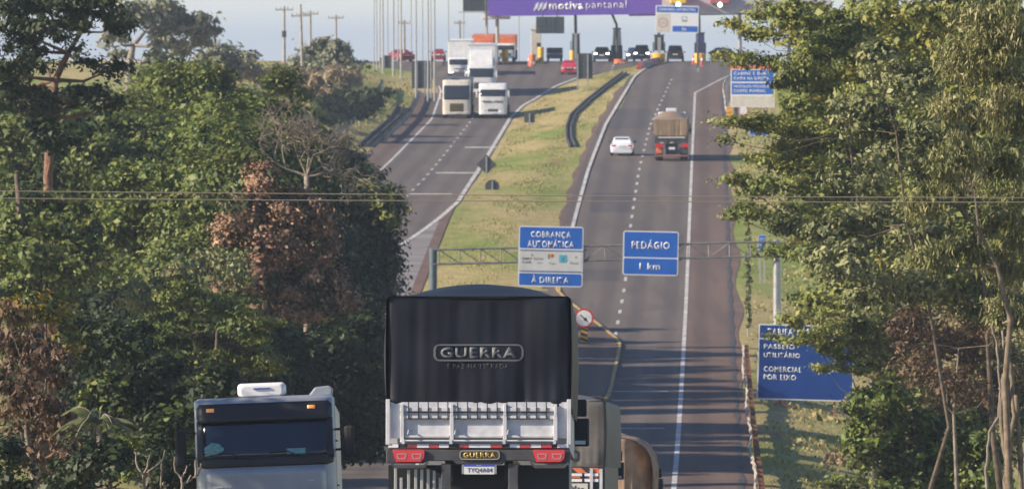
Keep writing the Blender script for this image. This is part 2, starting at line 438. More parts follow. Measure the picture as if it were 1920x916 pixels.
def asphalt_material(name, c0, c1, cstreak):
    m = bpy.data.materials.new(name); m.use_nodes = True
    n = m.node_tree.nodes; L = m.node_tree.links; b = n["Principled BSDF"]
    tc = n.new("ShaderNodeTexCoord")
    def nz(scale, sx, sy, rot=-.0205, detail=5):
        mp = n.new("ShaderNodeMapping"); mp.inputs["Scale"].default_value = (sx, sy, 1); mp.inputs["Rotation"].default_value = (0, 0, rot * -1)
        L.new(tc.outputs["Object"], mp.inputs[0])
        t = n.new("ShaderNodeTexNoise"); t.inputs["Scale"].default_value = scale; t.inputs["Detail"].default_value = detail; t.inputs["Roughness"].default_value = .6
        L.new(mp.outputs[0], t.inputs["Vector"]); return t.outputs["Fac"]
    def ramp(src, p0, p1, a, c):
        r = n.new("ShaderNodeValToRGB"); e = r.color_ramp.elements
        e[0].position = p0; e[1].position = p1; e[0].color = (*a, 1); e[1].color = (*c, 1)
        L.new(src, r.inputs[0]); return r.outputs[0]
    base = ramp(nz(.25, 1, .12), .35, .68, c0, c1)
    st = ramp(nz(1.1, 1, .012, detail=3), .50, .68, (0, 0, 0), (.75, .75, .75))
    sc = n.new("ShaderNodeRGB"); sc.outputs[0].default_value = (*cstreak, 1)
    x = n.new("ShaderNodeMix"); x.data_type = 'RGBA'
    L.new(st, x.inputs[0]); L.new(base, x.inputs[6]); L.new(sc.outputs[0], x.inputs[7])
    # sealed cracks and repair patches across the lanes
    pt = ramp(nz(.09, 1.5, .5, detail=2), .63, .64, (0, 0, 0), (.4, .4, .4))
    x2 = n.new("ShaderNodeMix"); x2.data_type = 'RGBA'
    L.new(pt, x2.inputs[0]); L.new(x.outputs[2], x2.inputs[6]); x2.inputs[7].default_value = (c0[0] * .75, c0[1] * .75, c0[2] * .8, 1)
    # two worn wheel tracks in every lane
    sp = n.new("ShaderNodeSeparateXYZ"); L.new(tc.outputs["Object"], sp.inputs[0])
    def mth(op, p, q=None, v=None):
        k = n.new("ShaderNodeMath"); k.operation = op; L.new(p, k.inputs[0])
        if q is not None: L.new(q, k.inputs[1])
        elif v is not None: k.inputs[1].default_value = v
        return k.outputs[0]
    u = mth('SUBTRACT', sp.outputs[0], mth('MULTIPLY', sp.outputs[1], v=.0205))
    cs = mth('COSINE', mth('MULTIPLY', mth('ADD', u, v=1.267 + .9), v=2 * math.pi / 1.8))
    tk = ramp(mth('MULTIPLY', mth('ADD', cs, v=.6), nz(.5, 1, .03, detail=3)), .10, .75, (0, 0, 0), (.55, .55, .55))
    x3 = n.new("ShaderNodeMix"); x3.data_type = 'RGBA'
    L.new(tk, x3.inputs[0]); L.new(x2.outputs[2], x3.inputs[6]); x3.inputs[7].default_value = (cstreak[0] * .78, cstreak[1] * .78, cstreak[2] * .8, 1)
    L.new(x3.outputs[2], b.inputs["Base Color"])
    b.inputs["Roughness"].default_value = .88; b.inputs["Specular IOR Level"].default_value = .25
    return m
M['ground'] = ground_material()
M['asphalt'] = asphalt_material("asphalt", (.118, .095, .080), (.150, .122, .103), (.096, .080, .071))
M['shoulder'] = asphalt_material("shoulder_asphalt", (.125, .085, .066), (.160, .110, .085), (.105, .072, .057))
M['patch'] = asphalt_material("repaired_asphalt", (.088, .077, .074), (.105, .092, .088), (.072, .065, .064))
M['zebra'] = mat("worn_hatched_paint", (.30, .275, .25), .85, col2=(.115, .10, .094), scale=1.0, stretch=(.15, 1.1, 1))
M['soilstrip'] = mat("red_soil", (.155, .09, .06), .95, col2=(.10, .056, .04), scale=.6, stretch=(1, .3, 1), bump=.4)
M['linepaint'] = mat("worn_line_paint", (.62, .60, .56), .75, col2=(.36, .33, .30), scale=.9, stretch=(2, .6, 1))

g = MB()
cc = [cols(Y) for Y in rows]
nc = len(cc[0])
g.v = [(x, Y, z) for Y, c in zip(rows, cc) for (x, z) in c]
g.f = [(j * nc + i, j * nc + i + 1, (j + 1) * nc + i + 1, (j + 1) * nc + i) for j in range(len(rows) - 1) for i in range(nc - 1)]
struct(g.build("ground", 'ground', recalc=False, smooth=True))

def strip(x0f, x1f, Y0, Y1, lift, name, m, n=4, parts=None, step=4):
    """sheet on the land between two lines"""
    mb = parts or MB()
    k = max(1, int(round((Y1 - Y0) / step)))
    Ys = [Y0 + (Y1 - Y0) * i / k for i in range(k + 1)]
    vs = []; fs = []
    for Y in Ys:
        a, b = x0f(Y), x1f(Y)
        c = cols(Y); xs = [p[0] for p in c]; zs = [p[1] for p in c]
        for i in range(n + 1):
            x = a + (b - a) * i / n
            vs.append((x, Y, float(np.interp(x, xs, zs)) + lift))
    for j in range(k):
        for i in range(n):
            q = j * (n + 1) + i; fs.append((q, q + 1, q + n + 2, q + n + 1))
    mb.add(vs, fs)
    if parts is None: return struct(mb.build(name, m, recalc=False, smooth=True))
LIFT = .03
strip(lambda Y: LL(Y), lambda Y: max(ML(Y), LL(Y) + .1), -60, 1100, LIFT, "road", 'asphalt', 5)
strip(lambda Y: MR(Y) - (.55 if 545 < Y < 940 else 0), lambda Y: Rx(Y) + (0 if Y < 880 else _rs(Y) - 2.5), -60, 1100, LIFT, "road", 'asphalt', 5)
strip(lambda Y: Rx(Y) + (0 if Y < 880 else _rs(Y) - 2.5) , RS, -60, 1000, LIFT, "road_shoulder", 'shoulder', 3)
strip(lambda Y: RS(Y), lambda Y: RS(Y) + .50 + .2 * math.sin(Y * .11), -60, 1000, LIFT - .012, "soil_strip", 'soilstrip', 2)
strip(lambda Y: MR(Y) - .95 - .12 * math.sin(Y * .2), lambda Y: MR(Y) - .5, 552, 905, LIFT - .012, "soil_strip", 'soilstrip', 2)
strip(lambda Y: LL(Y) - 2.2, lambda Y: LL(Y), 560, 912, LIFT - .01, "road_shoulder", 'shoulder', 2)
strip(lambda Y: RS(Y) - .10 + .05 * math.sin(Y * .37) + .04 * math.sin(Y * .93), lambda Y: RS(Y) + .10 + .05 * math.sin(Y * .41), 300, 880, LIFT + .004, "road_edge_gap", 'drain', 1, step=1.5)
# painted lines
PL = LIFT + .012
pm = MB()
def edge(f, Y0, Y1, wd, lift=PL): strip(lambda Y: f(Y) - wd / 2, lambda Y: f(Y) + wd / 2, Y0, Y1, lift, None, None, 1, pm)
rl = lambda Y: Rx(Y) + (0 if Y < 880 else (_rs(Y) - 2.5) - .2)
edge(rl, -60, 935, .20)
edge(lambda Y: MR(Y) + .02, 552, 985, .24, PL + .05)
zebline = table([(540, -10.2), (590, -7.4), (612, -5.6), (628, -4.45), (643, -3.6), (690, -2.85), (857, -.22), (885, .95), (925, 4.2), (960, 8.8)], 3)
edge(zebline, 548, 955, .30)
edge(lambda Y: LL(Y) + .25, 560, 925, .20)
Y = 140.0
while Y < 925:           # dashes of the right carriageway
    o = (lambda Y: MR(Y) + 3.75) if Y > 560 else (lambda Y: Rx(Y) - 3.6)
    if Y > 470 and not 560 < Y < 556: edge(o, Y, Y + 4.0, .18)
    Y += 12.0
Y = 604.0
while Y < 935:           # dashes of the left carriageway
    edge(lambda Y: (LL(Y) + .25 + zebline(Y)) / 2 + .15, Y, Y + 4.0, .18)
    Y += 12.0
Y = 950
while Y < 1000:          # approach lanes of the plaza
    for dx in (-12.8, -8.5, .2, 4.5): edge(lambda Y, d=dx: Rx(Y) + d, Y, Y + 4, .16)
    Y += 10
for Y, x0, x1 in ((655, -7.0, -4.1), (704, -5.6, -2.4), (770, -3.8, -1.2)):  # transverse bars in the oncoming lane
    strip(lambda q: x0, lambda q: x1, Y, Y + 2.6, PL, None, None, 3, pm, 3)
for Y in (405, 441): strip(lambda q: Rx(q) - 3.1, lambda q: Rx(q) - .6, Y, Y + .5, PL, None, None, 3, pm, 1)
struct(pm.build("road_markings", 'linepaint', recalc=False))
strip(lambda Y: zebline(Y) + .2, lambda Y: ML(Y) - .45, 545, 628, PL - .004, "road_marking_hatch", 'zebra', 4, step=2)
strip(lambda Y: ML(Y) - .5, lambda Y: ML(Y) + .15, 500, 640, PL - .008, "soil_strip", 'soilstrip', 2)

def beam(fx, Y0, Y1, z0, z1, wd, name, m, kind='structure', step=4, mb=None):
    """kerb or wall: a box section that follows the land"""
    own = mb is None; mb = mb or MB()
    k = max(1, int((Y1 - Y0) / step)); rings = []
    for i in range(k + 1):
        Y = Y0 + (Y1 - Y0) * i / k; x = fx(Y); z = gz(x, Y)
        rings.append([(x - wd / 2, Y, z + z0), (x + wd / 2, Y, z + z0), (x + wd / 2, Y, z + z1), (x - wd / 2, Y, z + z1)])
    mb.loft(rings)
    if own:
        o = mb.build(name, m)
        if kind: struct(o, kind)
        return o
for x0, x1, Y0, Y1 in ((-6.9, -3.9, 640, 668), (-3.4, -.3, 588, 612), (-7.0, -3.8, 790, 840), (-3.3, -.4, 745, 800), (-6.8, -4.0, 560, 572)):
    strip(lambda q: Rx(q) + x0, lambda q: Rx(q) + x1, Y0, Y1, LIFT + .006, "road_patch", 'patch', 3)
# raised nose of the median: concrete fill and yellow kerb
strip(lambda Y: max(ML(Y), MR(Y) - 7) + .1, lambda Y: MR(Y) - .1, 432, 548, .12, "traffic_island", 'shoulder', 3)
beam(lambda Y: MR(Y), 432, 552, -.05, .15, .15, "island_kerb", 'kerbyellow')
ik = MB()
for xx in np.linspace(0, 1, 2): pass
struct(MB().add([(P(1048, 541, 548).x - .09, 548, gz(2.6, 548) + .0), (P(1048, 541, 548).x + .09, 548, gz(2.6, 548)), (P(1048, 541, 548).x + .09, 548.2, gz(2.6, 548) + .35), (P(1048, 541, 548).x - .09, 548.2, gz(2.6, 548) + .35)], [(0, 1, 2, 3)]).build("island_kerb_end", 'kerbyellow', solid=.1))
# drains
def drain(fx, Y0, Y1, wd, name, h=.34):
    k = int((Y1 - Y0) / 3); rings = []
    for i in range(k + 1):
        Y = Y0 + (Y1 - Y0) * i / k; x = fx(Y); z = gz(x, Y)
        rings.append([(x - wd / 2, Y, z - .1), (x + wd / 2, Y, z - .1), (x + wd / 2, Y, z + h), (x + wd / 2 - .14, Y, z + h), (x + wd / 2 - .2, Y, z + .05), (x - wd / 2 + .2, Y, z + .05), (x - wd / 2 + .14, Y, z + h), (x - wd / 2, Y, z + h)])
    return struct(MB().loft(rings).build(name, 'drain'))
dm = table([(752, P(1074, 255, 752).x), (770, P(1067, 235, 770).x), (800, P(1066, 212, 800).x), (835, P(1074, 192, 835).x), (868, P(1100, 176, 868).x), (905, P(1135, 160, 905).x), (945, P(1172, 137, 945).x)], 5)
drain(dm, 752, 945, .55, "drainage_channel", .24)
drain(lambda Y: LL(Y) - 3.0, 770, 880, .8, "drainage_channel", .30)
drain(lambda Y: LL(Y) - 2.6, 700, 752, .8, "drainage_channel", .30)

# ---------------------------------------------------------------- vehicles
def wheel(parent, x, y, r, wd, rimmat='darkgrey', name="wheel"):
    sx = 1 if x > 0 else -1
    mb = MB(); prof = [(-wd / 2, r * .62), (-wd / 2, r * .93), (-wd / 2 + .04, r), (wd / 2 - .04, r), (wd / 2, r * .93), (wd / 2, r * .62)]
    n = 22
    rings = [[(x + a, y + q * math.cos(2 * math.pi * k / n), r + q * math.sin(2 * math.pi * k / n)) for a, q in prof] for k in range(n)]
    vs = [p for rg in rings for p in rg]; m = len(prof)
    mb.add(vs, [(k * m + i, k * m + (i + 1) % m, ((k + 1) % n) * m + (i + 1) % m, ((k + 1) % n) * m + i) for k in range(n) for i in range(m)])
    w_ = mb.build(name, 'rubber', parent, smooth=False)
    rm = MB()
    rm.loft([[(x + a, y + q * math.cos(2 * math.pi * k / n), r + q * math.sin(2 * math.pi * k / n)) for k in range(n)] for a, q in
             ((sx * wd * .42, r * .62), (sx * wd * .2, r * .5), (sx * wd * .25, r * .28), (sx * wd * .40, r * .2))])
    rm.build("rim", rimmat, w_)
    return w_

TARP = {}
def tarp(parent, W, L, zt, zb, m, crown=.30, rnd=.10, bulge=.05, folds=.02, seed=0, name="tarpaulin", fall=0.0):
    """tarpaulin over a grain body: arched roof, two sides and the rear flap, all in folds"""
    hw = W / 2; mb = MB(); rs = random.Random(seed)
    def fold(u, z, k):
        t = (zt - z) / (zt - zb)
        v = 0
        for a, f, ph in ((1, 5.1, .3), (.7, 9.7, 1.9), (.5, 17.3, 4.1), (.35, 29.0, 2.2)): v += a * math.sin(u * f + ph + k + 1.2 * math.sin(u * 1.7 + k) + .5 * t)
        nz_ = noise.noise(Vector((u * 1.4, z * .9, k * 3.1 + seed)))
        return folds * (v * (.25 + .75 * abs(noise.noise(Vector((u * .9, k + seed, z * .35)))) * 2) * (.35 + .65 * t) + 1.6 * nz_)
    # rear flap
    def rear(u, v):
        x = (u - .5) * W
        q_ = max(0, abs(x) - (hw - rnd)); z = zb + (zt - rnd + math.sqrt(max(0, rnd * rnd - q_ * q_)) - zb) * v
        e = min(1, (1 - v) / .08)
        edge_ = max(0, abs(x) - (hw - rnd)) / rnd
        sag = -.035 * math.sin(u * math.pi) * (v > .985)
        return (x * (1 + bulge / hw * math.sin(v * math.pi) * (.6 if abs(u - .5) > .46 else 0)), .028 - .35 * fold(x * 1.1, z, 0) * (v < .04) - (v >= .04) * fold(x * 1.1, z, 0) * e * (1 - .6 * edge_) + edge_ ** 2 * rnd * .8, z + sag)
    mb.grid(rear, 90, 46)
    TARP['rear'] = lambda x, z: rear(x / W + .5, (z - zb) / (zt - zb))[1]
    # roof and sides as one sheet from one bottom edge over to the other
    prof = []
    for k in range(13): prof.append((-hw, zb + (zt - rnd - zb) * k / 12, 's'))
    for k in range(1, 5):
        a = R_(90 * k / 5); prof.append((-hw + rnd - rnd * math.cos(a), zt - rnd + rnd * math.sin(a), 'c'))
    for k in range(13): prof.append((-hw + rnd + (W - 2 * rnd) * k / 12, zt, 'r'))
    for k in range(1, 5):
        a = R_(90 - 90 * k / 5); prof.append((hw - rnd + rnd * math.cos(a), zt - rnd + rnd * math.sin(a), 'c'))
    for k in range(13): prof.append((hw, zt - rnd - (zt - rnd - zb) * k / 12, 's'))
    nu = len(prof) - 1; nv = 44
    def body(u, v):
        x, z, t = prof[int(round(u * nu))]; y = v * L
        if t == 'r':
            q = 1 - (x / (hw - rnd)) ** 2
            a = min(1, y / 2.6); a = a * a * (3 - 2 * a)
            z += crown * q * a + (.02 * noise.noise(Vector((x * 2, y * 1.2, seed))) - .025 * abs(math.sin(y * math.pi / 1.35)) * (.3 + q)) * a - fall * y / L
        else:
            s_ = 1 if x > 0 else -1
            hgt = (z - zb) / (zt - zb)
            x += s_ * (bulge * math.sin(hgt * math.pi) * min(1, .35 + y) + fold(y * .8, z, 5 + s_) * .8 * min(1, y * 4))
            z -= fall * y / L * hgt
        return (x, y + (.0 if v else rnd * .3 * (t == 's')), z)
    mb.grid(body, nu, nv)
    return mb.build(name, m, parent, smooth=True, recalc=False)

def drape(o, off):
    """lay a flat mark onto the folds of the rear flap"""
    for v in o.data.vertices: v.co.y = TARP['rear'](v.co.x, v.co.z) + v.co.y - off
    return o
def rear_tractor(root, y0, W, paint, roofz, mir=True, roofbox='white', dx=None):
    """cab of the tractor seen over and beside its trailer"""
    c = MB(); hw = W / 2 - .06
    c.loft([[(x, y, z) for (x, y) in ((-hw, y0), (hw, y0), (hw, y0 + 1.9 - l), (hw - .12, y0 + 2.15 - l), (-hw + .12, y0 + 2.15 - l), (-hw, y0 + 1.9 - l))] for z, l in ((.9, 0), (2.0, 0), (roofz - .25, .25), (roofz - .05, .4))])
    cb = c.build("cab", paint, root, bevel=.05)
    MB().prism([(y0 + .1, roofz - .05), (y0 + 1.5, roofz - .05), (y0 + 1.35, roofz + .18), (y0 + .2, roofz + .3)], (dx or (-hw + .15, hw - .15))[0], (dx or (-hw + .15, hw - .15))[1], 'x').build("roof_deflector", roofbox, root, bevel=.03)
    if mir:
        for s in (-1, 1):
            a, b = sorted((s * (hw + .03), s * (hw + .24)))
            mm = MB().box(a, b, y0 + 1.75, y0 + 1.93, 2.13, 2.40).box(a + .01 * s, b + .04 * s, y0 + 1.74, y0 + 1.95, 1.66, 2.10) if s > 0 else MB().box(a, b, y0 + 1.75, y0 + 1.93, 2.13, 2.40).box(a - .04, b, y0 + 1.74, y0 + 1.95, 1.66, 2.10)
            ms = mm.build("mirror", 'black', root, bevel=.03)
            MB().box(a + .02, b - .02, y0 + 1.733, y0 + 1.739, 1.69, 1.75).build("reflector", 'letter', ms)
            MB().tube([(s * (hw - .05), y0 + 1.9, 2.3), (s * (hw + .1), y0 + 1.85, 2.3)], .02, 6).build("mirror_arm", 'black', ms)
    for y in (y0 + 1.5, y0 - .9):
        for x in (-1.02, 1.02): wheel(root, x, y, .5, .32)

def under_chassis(root, W, L):
    MB().box(-.48, -.36, .4, L + .6, .95, 1.30).box(.36, .48, .4, L + .6, .95, 1.30).box(-.36, .36, 3, 3.2, 1.0, 1.2).box(-.36, .36, 7, 7.2, 1.0, 1.2).build("chassis_rail", 'chassis', root)
    for y in (2.1, 3.4, 4.7):
        for x in (-1.0, 1.0): wheel(root, x, y, .5, .45)

# --- the black-tarped trailer right ahead
t = thing("grain_truck", "truck under a black tarpaulin lettered GUERRA, with a white tailgate", "truck",
          P(897, 1028, 135), (R_(-3.1), 0, -.012), "trucks heading up to the toll plaza")
TRUCK_BLACK = t
W, Lt = 2.60, 14.2
tp = tarp(t, W, Lt, 3.55, 2.0, 'tarpblack', crown=.26, rnd=.07, bulge=.03, folds=.026, seed=3)
fr = MB(); ring_frame(fr, -.635, .632, 2.635, 2.875, .085, .022, -.003, .003)
for sx in (-1, 1):   # heavier rounded ends of the outline
    fr.prism([(sx * .635, 2.71), (sx * .635, 2.80), (sx * .60, 2.86), (sx * .575, 2.86), (sx * .605, 2.80), (sx * .605, 2.71), (sx * .575, 2.65), (sx * .60, 2.65)], -.004, .002)
drape(fr.build("logo_outline", 'letter_dim', tp), .004)
drape(text("GUERRA", 1.07, .155, 0.0, 2.755, 0, 'letter_dim', tp, "logo_lettering", bold=.035, depth=.002), .005)
drape(text("É PAZ NA ESTRADA", .86, .085, -.005, 2.572, 0, 'letter_dim2', tp, "slogan_lettering", bold=.004, depth=.002), .005)
# side rails and load bed
MB().box(-1.27, 1.27, .15, Lt, 1.42, 1.56).box(-1.27, -1.22, .15, Lt, 1.56, 2.05).box(1.22, 1.27, .15, Lt, 1.56, 2.05).build("load_bed", 'white_gate', t)
gate = MB().box(-1.24, 1.24, .02, .07, 1.55, 2.06)
gt = gate.build("tailgate", 'white_gate', t)
mb = MB()
for x in (-1.075, -.375, .372, 1.085): MB().box(x - .028, x + .028, -.045, .018, 1.49, 1.86).box(x - .022, x + .022, -.040, .018, 1.862, 2.03).build("gate_post", 'white_gate', gt, bevel=.006)
for x in (-1.275, 1.275): MB().box(x - .03, x + .03, -.03, .10, 1.46, 2.10).build("gate_post", 'white_gate', gt, bevel=.006)
mb = MB()
for a, b in ((-1.035, -.415), (-.335, .332), (.412, 1.045)):
    mb.box(a, b, -.02, .018, 1.815, 1.845).box(a, b, -.02, .018, 1.56, 1.592)
mb.build("gate_panel_frame", 'white_gate', gt, bevel=.005)
mb = MB()
for z in (1.955, 1.845): mb.box(-1.11, 1.13, -.024, .019, z - .024, z + .024)
mb.build("gate_rail", 'white_gate', gt, bevel=.004)
mb = MB()
for i in range(15): x = -.985 + i * .1385; mb.tube([(x, -.032, 1.825), (x, -.032, 2.06)], .008, 6)
mb.tube([(-1.0, -.034, 1.915), (1.0, -.034, 1.915)], .007, 6); mb.tube([(-1.0, -.034, 1.826), (1.0, -.034, 1.826)], .007, 6)
mb.build("gate_bars", 'black', gt)
for x in (-.96, -.30, .44):
    MB().tube([(x, -.02, 1.66), (x - .02, -.10, 1.66), (x - .03, -.12, 1.60)], .012, 6).build("gate_latch", 'steel', gt)
mb = MB()
for a, b in ((-1.04, -.40), (-.35, .345), (.40, 1.05)): mb.tube([(a, -.05, 1.515), (b, -.05, 1.515)], .013, 8)
for x in (-1.06, -.39, .36, 1.07): mb.box(x - .02, x + .02, -.07, -.02, 1.47, 1.53)
mb.build("hinge_bar", 'white_gate', gt)
# reflective strip
rs_ = MB().box(-1.24, 1.24, -.01, .12, 1.415, 1.475).build("reflector_strip", 'dark', t)
rw = MB(); rr_ = MB()
for a, b, c_ in ((-1.27, -1.13, 0), (-1.0, -.87, 1), (-.865, -.70, 0), (-.695, -.56, 1), (-.555, -.42, 0), (-.27, -.14, 1), (-.135, .17, 0), (.175, .33, 1), (.44, .58, 0), (.585, .73, 1), (.735, .88, 0), (.885, 1.03, 1), (1.11, 1.265, 0)):
    MB().box(a, b, -.018, -.011, 1.42, 1.468).build("red_band" if c_ else "white_band", 'lens' if c_ else 'signwhite', rs_)
# bumper beam, lamps, emblem, plate
bm_ = MB().prism([(-1.3, 1.385), (-1.3, 1.20), (-.78, 1.20), (-.70, 1.235), (-.36, 1.235), (-.30, 1.185), (.33, 1.185), (.39, 1.235), (.72, 1.235), (.80, 1.20), (1.29, 1.20), (1.29, 1.385)], -.04, .12).build("bumper_beam", 'darkgrey', t, bevel=.012)
for x0 in (-.975, 1.0):
    tl = MB().prism([(x0 - .235, 1.375), (x0 - .215, 1.39), (x0 + .205, 1.39), (x0 + .225, 1.37), (x0 + .215, 1.27), (x0 + .165, 1.212), (x0 - .175, 1.212), (x0 - .20, 1.27)], -.085, -.041).build("tail_light", 'lens', t, bevel=.01)
    MB().prism([(x0 - .27, 1.23), (x0 - .2, 1.175), (x0 + .2, 1.175), (x0 + .27, 1.23), (x0 + .27, 1.1985), (x0 + .21, 1.13), (x0 - .21, 1.13), (x0 - .27, 1.1985)], -.07, -.0415).build("lamp_guard", 'darkgrey', tl)
    lc = MB()
    for sx in (-1, 1):
        xc = x0 + sx * .105
        for p_ in ((( xc - .075, 1.335), (xc + .075, 1.335), (xc + .070, 1.322), (xc - .070, 1.322)), ((xc - .045, 1.268), (xc + .045, 1.268), (xc + .05, 1.256), (xc - .05, 1.256)),
                   ((xc - .075, 1.335), (xc - .060, 1.335), (xc - .038, 1.262), (xc - .052, 1.262)), ((xc + .075, 1.335), (xc + .060, 1.335), (xc + .038, 1.262), (xc + .052, 1.262))):
            lc.prism(p_, -.091, -.0855)
    lc.build("light_guide", 'lensclear', tl)
em = MB().prism(rrect(-.27, .305, 1.245, 1.385, .05), -.062, -.0405).build("emblem", 'golddark', t)
ef = MB(); ring_frame(ef, -.265, .30, 1.25, 1.38, .048, .012, -.07, -.0625); ef.build("emblem_outline", 'chrome', em)
text("GUERRA", .455, .075, .018, 1.315, -.068, 'gold', em, "emblem_lettering", bold=.03)
pl = MB().prism(rrect(-.205, .225, 1.045, 1.185, .012), -.03, -.02).build("licence_plate", 'platewhite', t)
MB().box(-.203, .223, -.033, -.0305, 1.155, 1.183).build("plate_band", 'plateblue', pl)
text("BRASIL", .07, .012, .01, 1.169, -.036, 'letter', pl, "country_lettering")
text("TYQ4A04", .35, .07, .02, 1.098, -.033, 'boardback', pl, "plate_lettering", bold=.0)
for x in (-.235, .23): MB().box(x, x + .025, -.028, .03, 1.05, 1.20).build("plate_bracket", 'steel', t)
# lower structure
for x in (-.455, .49):
    MB().box(x - .07, x + .07, .0, .14, .55, 1.198).build("underrun_post", 'darkgrey', t, bevel=.01)
    MB().box(x - .075, x + .075, -.02, -.001, .62, .87).build("underrun_bracket", 'darkgrey', t, bevel=.01)
rk = MB()
for x, zt_ in ((-1.17, 1.16), (-1.09, 1.0), (-.985, 1.11), (-.885, 1.12), (-.80, 1.12), (-.71, 1.12), (-.625, 1.10), (-.54, 1.0)): rk.box(x - .021, x + .021, .12, .16, .82, zt_)
rk.box(-1.2, -.53, .13, .17, .80, .84)
rk.build("spray_guard", 'chrome', t, bevel=.006)
MB().box(-1.28, 1.27, .45, .48, .45, 1.18).build("mudflap", 'black', t)
MB().box(-1.2, 1.2, -.02, .10, .44, .56).build("underrun_bar", 'darkgrey', t, bevel=.01)
under_chassis(t, W, Lt)
rear_tractor(t, Lt + .7, 2.55, 'silver', 3.2)

def plain_trailer(t, W, Lt, zt, zb, tm, seed, crown=.25, rnd=.12, bulge=.06, folds=.014, fall=0):
    tarp(t, W, Lt, zt, zb, tm, crown, rnd, bulge, folds, seed, fall=fall)
    MB().box(-W / 2 + .02, W / 2 - .02, .15, Lt, 1.36, zb + .1).build("load_bed", 'darkgrey', t)
    under_chassis(t, W, Lt)

# --- second truck: grey tarpaulin, orange and white lower boards
t = thing("grain_truck", "truck under plain grey-brown tarpaulin with orange and white tailgate, just right of GUERRA", "truck",
          Vector((.93, 229, -11.80)), (R_(-2.6), 0, -.036), "trucks heading up to the toll plaza")
TRUCK_GREY = t
plain_trailer(t, 2.6, 13.0, 3.53, 1.95, 'tarpgrey', 8, crown=.2, rnd=.07, bulge=.05, folds=.028)
gt = MB().box(-1.26, 1.26, -.02, .1, 1.40, 1.94).build("tailgate", 'dark', t)
ob = MB()
for i in range(6):
    x = -1.1 + i * .40
    ob.prism([(x, 1.92), (x + .22, 1.92), (x + .36, 1.80), (x + .14, 1.80)], -.04, -.021); ob.box(x, x + .2, -.04, -.021, 1.68, 1.72)
ob.build("orange_chevron", 'orange', gt)
wb = MB()
for i in range(6):
    x = -1.15 + i * .39
    for z0, z1 in ((1.725, 1.79), (1.59, 1.66)): MB().box(x, x + .33, -.05, -.021, z0, z1).build("white_board", 'signwhite', gt)
for q in (.93, 1.16): MB().box(q, q + .07, -.07, -.021, 1.2, 1.9).build("gate_post", 'white_gate', gt)
ln = MB().box(-.1, .88, -.07, -.04, 1.28, 1.55).build("length_board", 'cream', t)
text("8.10 Mtr", .8, .17, .39, 1.42, -.075, 'boardback', ln, "length_lettering")
sq = MB(); ring_frame(sq, .15, .42, 2.22, 2.46, .06, .03, -.06, -.03); sq.build("tarpaulin_mark", 'letter_dim', t)
MB().box(-1.25, 1.25, .0, .12, 1.1, 1.27).build("bumper_beam", 'darkgrey', t)
rear_tractor(t, 13.5, 2.3, 'chassis', 3.46, dx=(-.8, .25))

# --- third truck: bulging tan tarpaulin
t = thing("grain_truck", "truck with a rounded tan tarpaulin hanging in deep folds, ahead of the grey-brown one", "truck",
          Vector((2.74, 277, -14.5)), (R_(-2.0), 0, -.026), "trucks heading up to the toll plaza")
plain_trailer(t, 2.6, 12.5, 3.42, 1.45, 'tarptan', 21, crown=.12, rnd=.85, bulge=.05, folds=.06)
MB().box(-1.25, 1.25, .0, .12, 1.05, 1.3).build("bumper_beam", 'darkgrey', t)
for x in (-1.0, 1.0): MB().box(x - .2, x + .2, -.04, -.001, 1.1, 1.24).build("tail_light", 'lens', t)
rear_tractor(t, 13.0, 2.5, 'white', 2.9)

# --- brown truck far up the right carriageway
t = thing("grain_truck", "truck with brown tarpaulin and white roof box climbing beside the white sedan", "truck",
          Vector((11.96, 720, zr(720) + LIFT)), (R_(1.7), 0, -.0205), "trucks heading up to the toll plaza")
plain_trailer(t, 2.55, 9.0, 3.12, 1.92, 'tarpbrown', 14, crown=.34, rnd=.1, bulge=.06, folds=.016)
gt = MB().box(-1.2, 1.2, .0, .08, 1.3, 1.9).build("tailgate", 'darkgrey', t)
wb = MB()
wb.box(-1.0, 1.02, -.02, -.001, 1.74, 1.83).build("white_band", 'cream', gt); wb = MB()
wb.box(-.85, -.6, -.02, -.001, 1.36, 1.42).box(-.12, .14, -.02, -.001, 1.36, 1.42)
wb.build("marking", 'cream', gt)
for q in (-.36, .3): MB().box(q, q + .06, -.03, -.001, .75, 1.7).build("gate_post", 'black', gt)
MB().box(-1.2, 1.2, -.028, -.001, 1.62, 1.68).build("gate_rail", 'black', gt)
MB().box(-1.2, -.62, -.05, .05, 1.05, 1.32).build("tail_light", 'lens', t); MB().box(.75, 1.25, -.05, .05, 1.05, 1.32).build("tail_light", 'lens', t)
MB().box(-1.15, -.7, .1, .3, .58, .98).build("tool_box", 'orange', t, bevel=.03)
MB().box(.45, 1.22, .1, .35, .55, 1.04).build("water_tank", 'boardback', t, bevel=.06)
MB().box(-.2, .26, -.03, .0, .88, 1.06).build("licence_plate", 'platewhite', t)
MB().box(-1.22, 1.22, -.03, .12, .36, .47).build("underrun_bar", 'pinkred', t)
MB().box(-.45, .45, .3, .34, .5, 1.2).build("mudflap", 'black', t)
for x in (-.9, .9): wheel(t, x, 1.0, .5, .5)
rear_tractor(t, 9.4, 2.5, 'cream', 3.05)
MB().prism(rrect(-.45, .35, 3.36, 3.62, .06), 9.2, 10.2).build("roof_box", 'white', t, bevel=.04)

